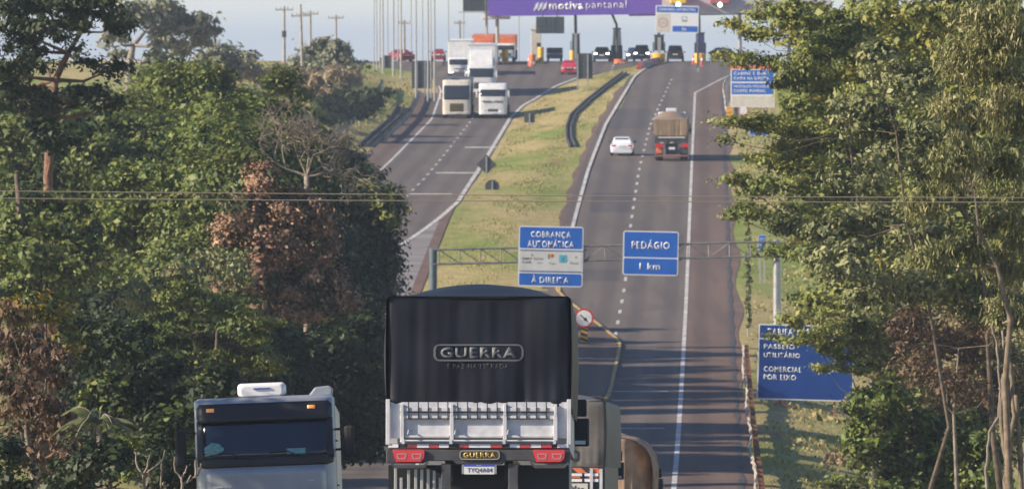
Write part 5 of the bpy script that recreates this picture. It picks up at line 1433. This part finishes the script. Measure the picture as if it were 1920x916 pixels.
tree("domed_tree", "large domed bright green tree with dense leaf clumps, tallest of the left grove", 430, 400,
     [(355, 142, 58, 34), (295, 178, 50, 40), (420, 162, 55, 40), (500, 180, 52, 42), (262, 225, 45, 45), (350, 215, 70, 55), (445, 225, 65, 50), (530, 205, 38, 36), (300, 280, 75, 50), (400, 290, 75, 50), (490, 275, 60, 45)],
     'lf_mango', 0.20, 0.10, 380, .85, 19, .4, shell=.62)
tree("tall_tree", "tall dark tree with a reddish slanting limb and sky showing through its crown", 334, 95,
     [(15, 18, 55, 45), (90, 20, 75, 42), (170, 18, 70, 38), (225, 45, 38, 22), (45, 75, 55, 30), (110, 55, 40, 20), (30, 115, 50, 24), (85, 120, 30, 14), (215, 128, 40, 13), (170, 118, 28, 10), (140, 185, 60, 22), (200, 190, 35, 18), (60, 190, 60, 35), (150, 92, 14, 10), (95, 255, 45, 35), (85, 320, 40, 40), (30, 150, 40, 20), (10, 180, 40, 30)],
     'lf_dark', 0.192, 0.0962, 216, .42, 20, .19, 'barkred', spine=[(90, 330), (96, 220), (104, 150), (128, 100), (152, 60), (172, 15)], shell=.3, squash=.5)
tree("broadleaf_tree", "mid green tree below the tall dark tree at the left edge", 400, 110, [(180, 235, 65, 42), (110, 262, 65, 45), (40, 270, 55, 50), (205, 300, 65, 45), (130, 330, 65, 48), (50, 345, 60, 48)], 'lf_mid', 0.252, 0.133, 198, .6, 21, .3, shell=.6)
tree("broadleaf_tree", "bright green tree crossed by the two cables, in the middle of the left grove", 365, 300, [(250, 350, 58, 42), (320, 325, 62, 42), (390, 335, 55, 42), (300, 405, 68, 48), (225, 420, 52, 45), (360, 425, 62, 42), (420, 390, 35, 40), (280, 470, 70, 45), (370, 480, 60, 40)], 'lf_mango', 0.19, 0.105, 370, .7, 22, .28, shell=.6)
tree("broadleaf_tree", "dark green tree against the left edge with a bare pale stub of trunk", 324, 80, [(50, 400, 65, 50), (130, 420, 55, 50), (50, 470, 70, 50), (150, 490, 60, 45), (90, 530, 80, 40), (10, 540, 50, 50)], 'lf_mid', 0.207, 0.111, 216, .5, 23, .25, shell=.55, spine=[(70, 560), (40, 420), (30, 325)])
tree("flowering_tree", "tree covered in reddish brown seed heads in the left grove beside the road", 348, 500,
     [(500, 332, 36, 24), (448, 388, 42, 30), (525, 385, 54, 34), (580, 402, 36, 34), (440, 440, 42, 34), (508, 455, 55, 40), (588, 468, 42, 42), (470, 515, 58, 36), (556, 525, 56, 40), (606, 558, 46, 44), (520, 585, 56, 36)],
     'lf_dark', 0.192, 0.104, 72, .5, 24, .22, 'barkpale', shell=.4, extra=[("seed_heads", 'lf_brown', (1, (0,), 9.0), .12, .08)], spine=[(500, 640), (499, 560), (498, 470), (505, 400)], spread=.5)
tree("roadside_tree", "dark tree overhanging the oncoming lane, its yellowish top against the road", 440, 668, [(690, 378, 40, 32), (730, 385, 26, 30), (660, 432, 48, 45), (712, 440, 38, 40), (688, 500, 46, 44), (648, 520, 48, 55), (722, 498, 20, 26), (680, 575, 36, 44), (640, 600, 45, 45)], 'lf_dark', 0.222, 0.118, 198, .5, 25, .25, shell=.45, extra=[("young_leaves", 'lf_olive', (9, (0, 1), .8), .28, .14)])
tree("feathery_tree", "light green feathery tree under the brown seeded tree, its leaves in flat layers", 300, 420, [(420, 585, 62, 34), (350, 560, 58, 30), (475, 610, 45, 32), (320, 615, 58, 34), (435, 650, 62, 36), (380, 690, 62, 34), (480, 680, 45, 32)], 'lf_mid', 0.126, 0.0666, 540, .42, 26, .15, squash=.32, shell=.45)
tree("vine_shrub", "greyish brown vine-covered shrub hanging in the middle of the left grove", 325, 360, [(400, 495, 55, 24), (345, 520, 48, 26), (280, 560, 58, 28), (440, 520, 30, 20)], 'lf_grey', .18, .10, 220, .4, 27, .12, cat="shrub", droop=.6)
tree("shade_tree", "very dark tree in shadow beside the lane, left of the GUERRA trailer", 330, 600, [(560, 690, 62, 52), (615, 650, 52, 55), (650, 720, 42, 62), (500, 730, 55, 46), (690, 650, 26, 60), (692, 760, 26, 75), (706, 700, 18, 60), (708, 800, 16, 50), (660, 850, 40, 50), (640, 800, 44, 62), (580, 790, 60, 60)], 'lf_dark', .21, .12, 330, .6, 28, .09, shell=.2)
tree("shade_tree", "dark shaded tree behind the dashboard side of the grey truck", 255, 280, [(250, 640, 70, 44), (300, 700, 62, 52), (225, 745, 70, 54), (330, 775, 54, 54), (150, 640, 52, 52), (400, 740, 60, 50), (440, 800, 60, 50)], 'lf_dark', 0.178, 0.0962, 216, .42, 29, .18, shell=.4, extra=[("sun_toned_leaves", 'lf_mid', (7, (2, 3), .35), .22, .12)])  # sunlight on some lobes put in as a lighter leaf colour
tree("yellow_shrub", "shrub with yellow leaves above the rust brown one at the left edge", 240, 70, [(60, 570, 40, 24), (100, 585, 35, 22), (30, 585, 30, 22), (130, 640, 22, 30)], 'lf_yellow', .13, .08, 190, .3, 30, .06, cat="shrub", shell=.3, extra=[("green_leaves", 'lf_mid', (1, (0,), .8), .14, .08)])
tree("rust_shrub", "rust brown drying shrub at the lower left corner", 230, 60, [(40, 640, 52, 44), (85, 700, 52, 50), (25, 735, 50, 50), (95, 785, 50, 50), (40, 830, 52, 44), (125, 850, 42, 42), (15, 600, 30, 30)], 'lf_rust', .17, .07, 230, .36, 31, .1, 'twig', cat="shrub", twigs=14, droop=.7, twig_r=.012)
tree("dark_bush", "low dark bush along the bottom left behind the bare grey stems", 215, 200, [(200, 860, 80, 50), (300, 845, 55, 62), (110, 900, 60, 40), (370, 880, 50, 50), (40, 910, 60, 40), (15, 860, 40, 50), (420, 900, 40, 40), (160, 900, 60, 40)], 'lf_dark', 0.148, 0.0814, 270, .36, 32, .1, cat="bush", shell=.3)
def palm(label, px, py, Y, n, L, seed):
    rng = np.random.default_rng(seed); c = P(px, py, Y); z0 = gz(c.x, Y)
    t = thing("palm", label, "palm", (c.x, Y, z0)); c0 = np.array((0, 0, c.z - z0 - .4)); Q = []
    tr_ = MB().tube([(0, 0, -.2), (0, .1, c0[2] * .5), tuple(c0)], [.12, .09, .06], 6)
    for i in range(n):
        a = rng.uniform(0, 2 * math.pi); d = np.array((math.cos(a), .7 * math.sin(a), 0)); ln = L * rng.uniform(.7, 1.1); el = rng.uniform(.35, 1.2)
        pts = [c0 + d * ln * u * math.cos(el * .8) + np.array((0, 0, ln * (u * math.sin(el) - u * u * .75))) for u in np.linspace(0, 1, 9)]
        tr_.tube([tuple(p) for p in pts], [.014] * 9, 4, False)
        side = np.cross(d, (0, 0, 1))
        for u in np.linspace(.15, 1, 30):
            k = u * 8; j = min(int(k), 7); p = pts[j] * (1 - (k - j)) + pts[j + 1] * (k - j)
            for s_ in (-1, 1):
                l_ = .42 * (1.05 - .6 * u); tip_ = p + side * s_ * l_ * .8 + d * l_ * .6 + np.array((0, 0, -.35 * l_)); m_ = (p + tip_) / 2; wv = d * .022
                Q.append([p, m_ + wv, tip_, m_ - wv])
    tr_.build("stem", 'barkgrey', t, recalc=False); quads_mesh("fronds", np.array(Q), 'lf_palm', t)
palm("small palm with pale arching fronds in front of the dark shrubs at lower left", 185, 760, 226, 17, 1.25, 5)
def bare(label, px, pytop, Y, stems, seed, r=.035, leaf=True):
    rng = random.Random(seed); s = S(Y); bx = (px - 960) / s; z0 = gz(bx, Y)
    t = thing("bare_sapling", label, "sapling", (bx, Y, z0), group="bare stems beside the grey truck"); tb = MB(); tips = []
    for line in stems:
        pts = [Vector(P(a, b, Y)) - Vector((bx, Y, z0)) for a, b in line]
        pts = [p + Vector((0, rng.uniform(-.1, .1), 0)) for p in pts]
        fine = []
        for i in range(len(pts) - 1):
            for k in range(4): fine.append(pts[i].lerp(pts[i + 1], k / 4) + Vector((rng.uniform(-.012, .012), rng.uniform(-.02, .02), rng.uniform(-.012, .012))))
        fine.append(pts[-1]); n = len(fine)
        r1 = r * (1.0 if line is stems[0] else .65); tb.tube(fine, [r1 * (1 - .5 * i / n) for i in range(n)], 7); tips.append(fine[-1])
    tb.build("stem", 'twig', t, recalc=False, smooth=True)
    if leaf:
        r_ = np.random.default_rng(seed); V, _ = clumps([(np.array(q), np.array((.12, .12, .09))) for q in tips[-2:]], .11, .055, 900, .1, r_)
        quads_mesh("leaves", V, 'lf_mid', t)
bare("bare forked stems with a few leaves at their tips, left of the grey truck", 272, 850, 165,
     [[(272, 960), (270, 905), (268, 890)], [(268, 895), (255, 868), (253, 848)], [(268, 890), (276, 872), (281, 852)], [(270, 893), (290, 875), (305, 862), (309, 843)], [(300, 960), (302, 890), (303, 868)], [(305, 905), (312, 915)], [(270, 905), (252, 898), (240, 890)], [(253, 850), (256, 832)]], 3)
bare("bare forked stems with no leaves, right against the mirror of the grey truck", 342, 860, 166, [[(342, 960), (341, 908), (339, 895)], [(339, 897), (328, 882), (327, 855)], [(340, 896), (348, 884), (350, 872)], [(341, 908), (360, 898), (372, 890), (376, 868)], [(350, 905), (358, 890)], [(366, 895), (366, 862)]], 4, leaf=False)

for i, (px, Y, top, lf_, lab) in enumerate((
        (240, 402, 215, 'lf_mid', "leafy tree at the back of the grove, under the field glimpse"), (268, 416, 190, 'lf_mango', "leafy tree at the back of the grove, left shoulder of the domed tree"),
        (300, 431, 205, 'lf_mid', "leafy tree tucked behind the domed tree's left edge"), (355, 476, 180, 'lf_dark', "dark leafy tree hidden behind the crown of the domed tree"),
        (40, 500, 108, 'lf_dark', "dark leafy tree behind the trunk of the reddish limbed tree"), (150, 505, 150, 'lf_dark', "dark leafy tree low on the skyline right of the reddish limb"),
        (200, 352, 500, 'lf_dark', "dark leafy tree low in the grove behind the pale-fronded palm"), (150, 372, 470, 'lf_mid', "leafy tree low in the grove, right of the bare pale stub"),
        (600, 501, 305, 'lf_dark', "dark leafy tree beside the hatched road marking, last of the grove"),
        (462, 361, 270, 'lf_mid', "leafy tree in the grove between the brown tree and the grey leafless one"), (478, 373, 262, 'lf_dark', "dark leafy tree in the grove behind the grey leafless tree"),
        (500, 391, 285, 'lf_dark', "dark leafy tree in the grove behind the brown tree's crown"), (425, 328, 575, 'lf_dark', "dark leafy tree low in the grove under the light feathery tree"),
        (330, 446, 175, 'lf_mango', "leafy tree rising behind the domed tree, its top level with the dome's shoulder"), (420, 458, 175, 'lf_mid', "leafy tree standing in the gap between the domed tree and the dead branches"),
        (300, 472, 190, 'lf_mid', "leafy tree at the back of the grove left of the domed tree's trunk"), (590, 489, 300, 'lf_dark', "dark leafy tree at the back of the grove under the dead branches"),
        (170, 440, 190, 'lf_mid', "leafy tree at the back of the grove beside the field glimpse"), (60, 452, 170, 'lf_dark', "dark leafy tree at the back of the grove behind the reddish slanting limb"),
        (110, 425, 270, 'lf_mango', "leafy tree in the grove directly below the tall dark tree"), (478, 402, 170, 'lf_mango', "leafy tree in the grove between the domed tree and the dark tree by the road"), (405, 367, 215, 'lf_mid', "leafy tree in the grove behind the bright cable-crossed tree"),
        (572, 440, 300, 'lf_dark', "dark leafy tree filling the grove behind the brown tree's middle"), (522, 398, 305, 'lf_dark', "dark leafy tree in the grove behind the brown tree's left side"),(578, 454, 298, 'lf_dark', "dark leafy tree in the grove just behind the brown seeded tree"), (585, 470, 300, 'lf_dark', "dark leafy tree in the grove under the tangled leafless tree"), (560, 426, 310, 'lf_dark', "dark leafy tree in shade between the brown seeded tree and the lane"),
        (455, 381, 182, 'lf_mango', "bright leafy tree in the grove below the domed tree's right shoulder"), (600, 514, 330, 'lf_dark', "dark leafy tree at the far end of the grove by the hatched road marking"))):
    s_ = S(Y); rg = random.Random(500 + i); lb = []
    for q in range(20):      # a full round crown, about seven metres wide and ten deep
        a = rg.uniform(0, 2 * math.pi); r_ = math.sqrt(rg.random()); hz_ = rg.random()
        wd = 1 - .45 * max(0, hz_ - .55) / .45
        lb.append((px + 2.7 * s_ * r_ * math.cos(a) * wd, top + 1.3 * s_ + (1 - hz_) * 6.0 * s_, 1.45 * s_, 1.2 * s_, 4.0 * r_ * math.sin(a) * wd))
    tree("grove_tree", lab, Y, px, lb, lf_, .205, .115, 175, .8, 60 + i, .16, shell=.35)
tree("roadside_tree", "unseen leafy tree added at the road edge to shade the oncoming grey cab", 168, -420, [(-480, 60, 150, 110), (-350, 120, 130, 100), (-420, 250, 170, 120), (-520, 330, 130, 100), (-340, 350, 110, 100), (-430, 450, 150, 100), (-420, 560, 140, 90)], 'lf_mid', 0.163, 0.0888, 234, .45, 70, .2, shell=.4)  # added out of view to cast shade over the grey truck's front

# right side
tree("feathery_tree", "yellow-green feathery tree on the right whose side branches reach out over the shoulder", 335, 1665,
     [(1375, 46, 26, 7), (1420, 60, 36, 13), (1500, 30, 62, 30), (1440, 25, 36, 20), (1555, 50, 52, 36), (1365, 108, 30, 9), (1420, 115, 46, 13), (1350, 100, 10, 5), (1530, 120, 56, 42), (1590, 90, 50, 40), (1480, 150, 40, 18), (1570, 190, 60, 46), (1510, 195, 40, 28), (1365, 232, 30, 12), (1420, 240, 40, 20), (1500, 255, 60, 38), (1580, 270, 60, 45), (1355, 262, 14, 7), (1450, 300, 50, 28), (1375, 333, 30, 10), (1430, 345, 45, 22), (1520, 340, 60, 40), (1370, 402, 18, 8), (1410, 395, 34, 16), (1480, 410, 50, 30), (1560, 420, 50, 30), (1460, 470, 28, 18), (1540, 560, 50, 26), (1500, 600, 40, 14), (1625, 150, 45, 55), (1600, 340, 55, 50), (1540, 480, 50, 32), (1620, 480, 50, 40), (1640, 40, 50, 40)],
     'lf_olive', 0.148, 0.074, 450, .45, 41, .09, 'bark', shell=.3, squash=.4, depth=.7, spine=[(1660, 700), (1620, 450), (1590, 250), (1560, 100)], spread=.6)
tree("grey_leaved_tree", "grey-green fine-leaved tree in the middle of the right grove", 275, 1690,
     [(1640, 115, 52, 42), (1705, 150, 55, 46), (1620, 215, 55, 45), (1690, 275, 62, 52), (1605, 320, 54, 44), (1640, 400, 70, 44), (1560, 430, 54, 38), (1710, 430, 62, 46), (1600, 490, 58, 34), (1690, 530, 60, 36), (1540, 470, 40, 26), (1760, 330, 50, 50), (1760, 230, 40, 40), (1640, 560, 50, 30)],
     'lf_grey', .15, .07, 420, .36, 42, .07, 'bark', shell=.4, droop=.3, squash=.55, spine=[(1780, 800), (1740, 560), (1700, 420), (1680, 250)])
tree("yellow_topped_tree", "yellowish tree crown along the top edge, behind the drooping-leaved tree", 330, 1760, [(1660, 20, 50, 28), (1740, 15, 60, 32), (1800, 30, 50, 34), (1700, 65, 50, 30), (1850, 20, 60, 40), (1760, 90, 60, 40), (1900, 60, 50, 50)], 'yellow_fleck', .2, .1, 210, .42, 43, .25, shell=.4)
tree("drooping_tree", "near tree at the right edge with long drooping leaves and pale slanting trunks", 225, 1895,
     [(1850, 45, 70, 46), (1895, 120, 55, 60), (1800, 120, 54, 46), (1880, 215, 62, 52), (1800, 215, 52, 44), (1870, 310, 62, 50), (1790, 310, 56, 44), (1745, 380, 50, 34), (1890, 410, 52, 46), (1820, 470, 50, 28), (1895, 500, 46, 44), (1740, 480, 48, 26), (1880, 590, 50, 30)],
     'lf_euc', .15, .034, 640, .34, 44, .10, 'barkpale', droop=1.0, shell=.35, spine=[(1893, 900), (1885, 720), (1895, 600), (1870, 500), (1835, 430), (1800, 385)], twig_r=.008)
tree("backing_tree", "dark green tree filling the right edge behind the drooping-leaved tree", 300, 1900, [(1880, 80, 80, 70), (1850, 220, 80, 70), (1900, 330, 60, 70), (1820, 400, 70, 60), (1900, 480, 60, 60), (1780, 200, 70, 60), (1750, 330, 70, 60), (1780, 520, 70, 50), (1700, 480, 60, 50), (1860, 570, 60, 40)], 'lf_olive', 0.148, 0.0814, 342, .45, 45, .12, shell=.4)
tree("feathery_shrub", "feathery branches hanging in front of the blue TARIFA board", 315, 1730,
     [(1465, 634, 34, 8), (1500, 640, 40, 10), (1530, 622, 40, 10), (1575, 640, 40, 22), (1520, 632, 36, 9), (1545, 612, 30, 10), (1560, 650, 42, 18), (1605, 625, 42, 34), (1550, 690, 28, 12), (1600, 680, 40, 26), (1640, 660, 45, 45), (1640, 600, 55, 40), (1690, 690, 50, 40), (1580, 575, 50, 24)],
     'lf_olive', 0.104, 0.0518, 594, .3, 46, .05, 'barkgrey', squash=.35, shell=.3, depth=.7, cat="shrub", spread=.3)
tree("dry_thicket", "dry brown leafless thicket and vines left of the pale trunks", 300, 1790, [(1750, 640, 62, 46), (1830, 650, 56, 56), (1700, 610, 50, 34), (1790, 720, 60, 44), (1870, 720, 40, 60), (1720, 690, 50, 40), (1880, 620, 40, 40)], 'lf_rust', .14, .05, 210, .34, 47, .09, 'twig', twigs=40, twig_r=.012, shell=.1, cat="thicket")
tree("glossy_shrub", "dense glossy broad-leaved shrub at the lower right, right of the TARIFA board", 306, 1720, [(1640, 752, 52, 36), (1700, 775, 54, 42), (1635, 825, 50, 48), (1710, 850, 58, 52), (1785, 825, 54, 52), (1790, 905, 60, 44), (1680, 915, 60, 40), (1850, 870, 50, 60)], 'lf_mango', 0.2, 0.104, 270, .48, 48, .14, shell=.55, cat="shrub")
tree("dry_grass_clump", "straw-coloured tall grass clump at the foot of the glossy shrub, lower right", 385, 1600, [(1590, 862, 26, 24), (1610, 880, 30, 22), (1580, 890, 22, 16)], 'straw', .55, .05, 420, .4, 49, .03, 'twig', cat="grass clump", up=.1, droop=-.6)
tree("low_bush", "low sunlit green bush at the bottom right beside the straw grass", 360, 1640, [(1600, 905, 40, 18), (1660, 915, 50, 22), (1560, 920, 40, 14)], 'lf_olive', 0.148, 0.074, 306, .35, 50, .05, cat="bush")
tree("backing_tree", "mid green tree deep in the right grove, behind the grey-green fine-leaved one", 350, 1640, [(1600, 110, 60, 50), (1680, 90, 60, 50), (1600, 230, 60, 50), (1700, 220, 60, 55), (1640, 330, 60, 50), (1720, 350, 60, 50), (1600, 420, 50, 40), (1680, 450, 60, 50)], 'lf_olive', 0.178, 0.0962, 270, .5, 51, .12, 'barkgrey', shell=.4)
rg = random.Random(9)
lb = [(rg.uniform(1530, 1930), rg.uniform(30, 560), rg.uniform(40, 60), rg.uniform(36, 52)) for _ in range(34)] + [(1500, 60, 40, 35), (1520, 160, 40, 40), (1500, 300, 40, 40), (1510, 380, 40, 36)]
tree("canopy_tree", "broad yellow-green tree filling the back of the right grove from the top edge down", 365, 1740, lb, 'lf_olive', .24, .13, 150, .8, 53, .14, 'bark', shell=.35, spread=.8)
lb = [(rg.uniform(1620, 1930), rg.uniform(560, 930), rg.uniform(40, 60), rg.uniform(30, 46)) for _ in range(22)]
tree("undergrowth_bush", "tangled brownish olive bush at the foot of the right grove", 326, 1780, lb, 'lf_tangle', .17, .07, 330, .5, 54, .06, 'twig', cat="bush", shell=.3, twigs=12, twig_r=.012)
tree("undergrowth_bush", "olive bush under the right grove, just above the glossy shrub", 330, 1720, [(1650, 690, 55, 40), (1720, 720, 60, 44), (1800, 740, 60, 50), (1660, 620, 60, 40), (1740, 590, 60, 40), (1820, 600, 60, 40), (1880, 680, 50, 60), (1890, 800, 50, 60), (1840, 780, 50, 50)], 'lf_grey', .18, .09, 260, .42, 52, .08, 'twig', cat="bush", shell=.35)
# pale secondary trunks of the right edge
def stems(label, Y, lines, m, r, name="bare_tree"):
    s = S(Y); bx = (lines[0][0][0] - 960) / s; z0 = gz(bx, Y); rng = random.Random(int(Y))
    t = thing(name, label, "tree", (bx, Y, z0))
    for line in lines:
        pts = [Vector(P(a, b, Y)) - Vector((bx, Y, z0)) for a, b in line]; pts = [p + Vector((0, rng.uniform(-.15, .15), 0)) for p in pts]
        fine = []
        for i in range(len(pts) - 1):
            for k in range(5): fine.append(pts[i].lerp(pts[i + 1], k / 5) + Vector((rng.uniform(-.02, .02), 0, 0)))
        fine.append(pts[-1]); n = len(fine); tb = MB()
        tb.tube(fine, [r * (1 - .45 * i / n) * rng.uniform(.9, 1.1) for i in range(n)], 8); tb.build("trunk", m, t, smooth=True, recalc=False)
stems("cluster of pale tan trunks at the lower right corner", 238, [[(1905, 1100), (1896, 900), (1878, 800), (1882, 700)], [(1890, 1100), (1888, 900), (1902, 780), (1895, 680)], [(1925, 1100), (1915, 850), (1905, 740)]], 'barkpale', .085)
stems("thin pale crooked dead stem left of the pale tan trunks", 250, [[(1858, 1050), (1850, 880), (1856, 810), (1872, 780), (1876, 730), (1868, 640), (1855, 600)], [(1876, 730), (1886, 690), (1880, 620)]], 'twig', .045)
# vine-covered pole
c = P(1403, 410, 500); z0 = gz(c.x, 500)
t = thing("vine_covered_pole", "thin pole wrapped in dark vines between the shoulder and the right gantry post", "pole", (c.x, 500, z0))
MB().tube([(0, 0, -.3), (0, 0, c.z - z0)], .05, 6).build("pole", 'wood', t)
rg = np.random.default_rng(77); zz_ = np.arange(.6, c.z - z0, .28)
V, _ = clumps([(np.array((.03 * math.sin(z * 3), .0, z)), np.array((.05 + .03 * math.sin(z * 5.1), .08, .12))) for z in zz_], .17, .10, 420, .14, rg); quads_mesh("vine_leaves", V, 'lf_mid', t)

# ---------------------------------------------------------------- grass
rng = np.random.default_rng(5)
def grass(name, n, xf, Y0, Y1, h, label=None, seed=1, m='grass', pw=1.0):
    rng = np.random.default_rng(seed)
    Y = Y0 + (Y1 - Y0) * rng.random(n) ** pw; u = rng.random(n); x = np.zeros(n); z = np.zeros(n)
    keep = np.ones(n, bool)
    for i in range(n):
        a, b = xf(Y[i])
        if b - a < .2: keep[i] = False; continue
        x[i] = a + (b - a) * u[i]; z[i] = 0
    # height from a table of rows
    yy = np.arange(Y0, Y1 + 2, 2.0); tabs = [cols(v) for v in yy]
    for k in range(len(yy)):
        idx = np.where((Y >= yy[k] - 1) & (Y < yy[k] + 1))[0]
        if len(idx): z[idx] = np.interp(x[idx], [p[0] for p in tabs[k]], [p[1] for p in tabs[k]])
    # patchiness
    pn = np.sin(x * .9 + Y * .07) * np.sin(Y * .11 - x * .4) + .6 * np.sin(x * 2.3 + 1) * np.sin(Y * .31)
    keep &= (pn + rng.normal(size=n) * .7) > -.35
    x, Y, z = x[keep], Y[keep], z[keep]; n = len(x)
    hh = h * rng.uniform(.4, 1.5, n) * (1 + .5 * np.clip(pn[keep], -1, 1)); a = rng.uniform(0, math.pi, n); wv = hh * .55
    dx, dy = np.cos(a) * wv, np.sin(a) * wv; lx_, ly_ = rng.normal(size=n) * hh * .35, rng.normal(size=n) * hh * .35
    V = np.stack([np.stack([x - dx * .4, Y - dy * .4, z - .02], 1), np.stack([x + dx * .4, Y + dy * .4, z - .02], 1), np.stack([x + dx + lx_, Y + dy + ly_, z + hh], 1), np.stack([x - dx * .8 + lx_, Y - dy * .8 + ly_, z + hh * .9], 1)], 1)
    o = quads_mesh(name, V, m); o['kind'] = 'stuff'; o['label'] = label; o['category'] = 'grass'
grass("grass", 42000, lambda Y: (ML(Y) + .5, MR(Y) - .95), 500, 985, .05, "short patchy grass on the median between the carriageways", 1)
grass("grass", 26000, lambda Y: (RS(Y) + 1.0, RS(Y) + 9), 300, 880, .09, "grass on the right verge behind the guardrail", 2)
grass("grass", 30000, lambda Y: (LL(Y) - 22, LL(Y) - 2.4), 640, 960, .10, "grass on the left bank under the light poles", 3)

# ---------------------------------------------------------------- haze
hz = bpy.data.materials.new("haze_air"); hz.use_nodes = True
n = hz.node_tree.nodes
for q in list(n):
    if q.type != 'OUTPUT_MATERIAL': n.remove(q)
pv = n.new("ShaderNodeVolumePrincipled"); pv.inputs["Color"].default_value = (.74, .86, 1.0, 1); pv.inputs["Density"].default_value = HAZE = 0.00013; pv.inputs["Anisotropy"].default_value = 0.2
hz.node_tree.links.new(pv.outputs[0], n["Material Output"].inputs["Volume"])
hb = MB().box(-3100, 3100, -200, 22000, -60, 45); ho = hb.build("haze", hz); ho['kind'] = 'stuff'
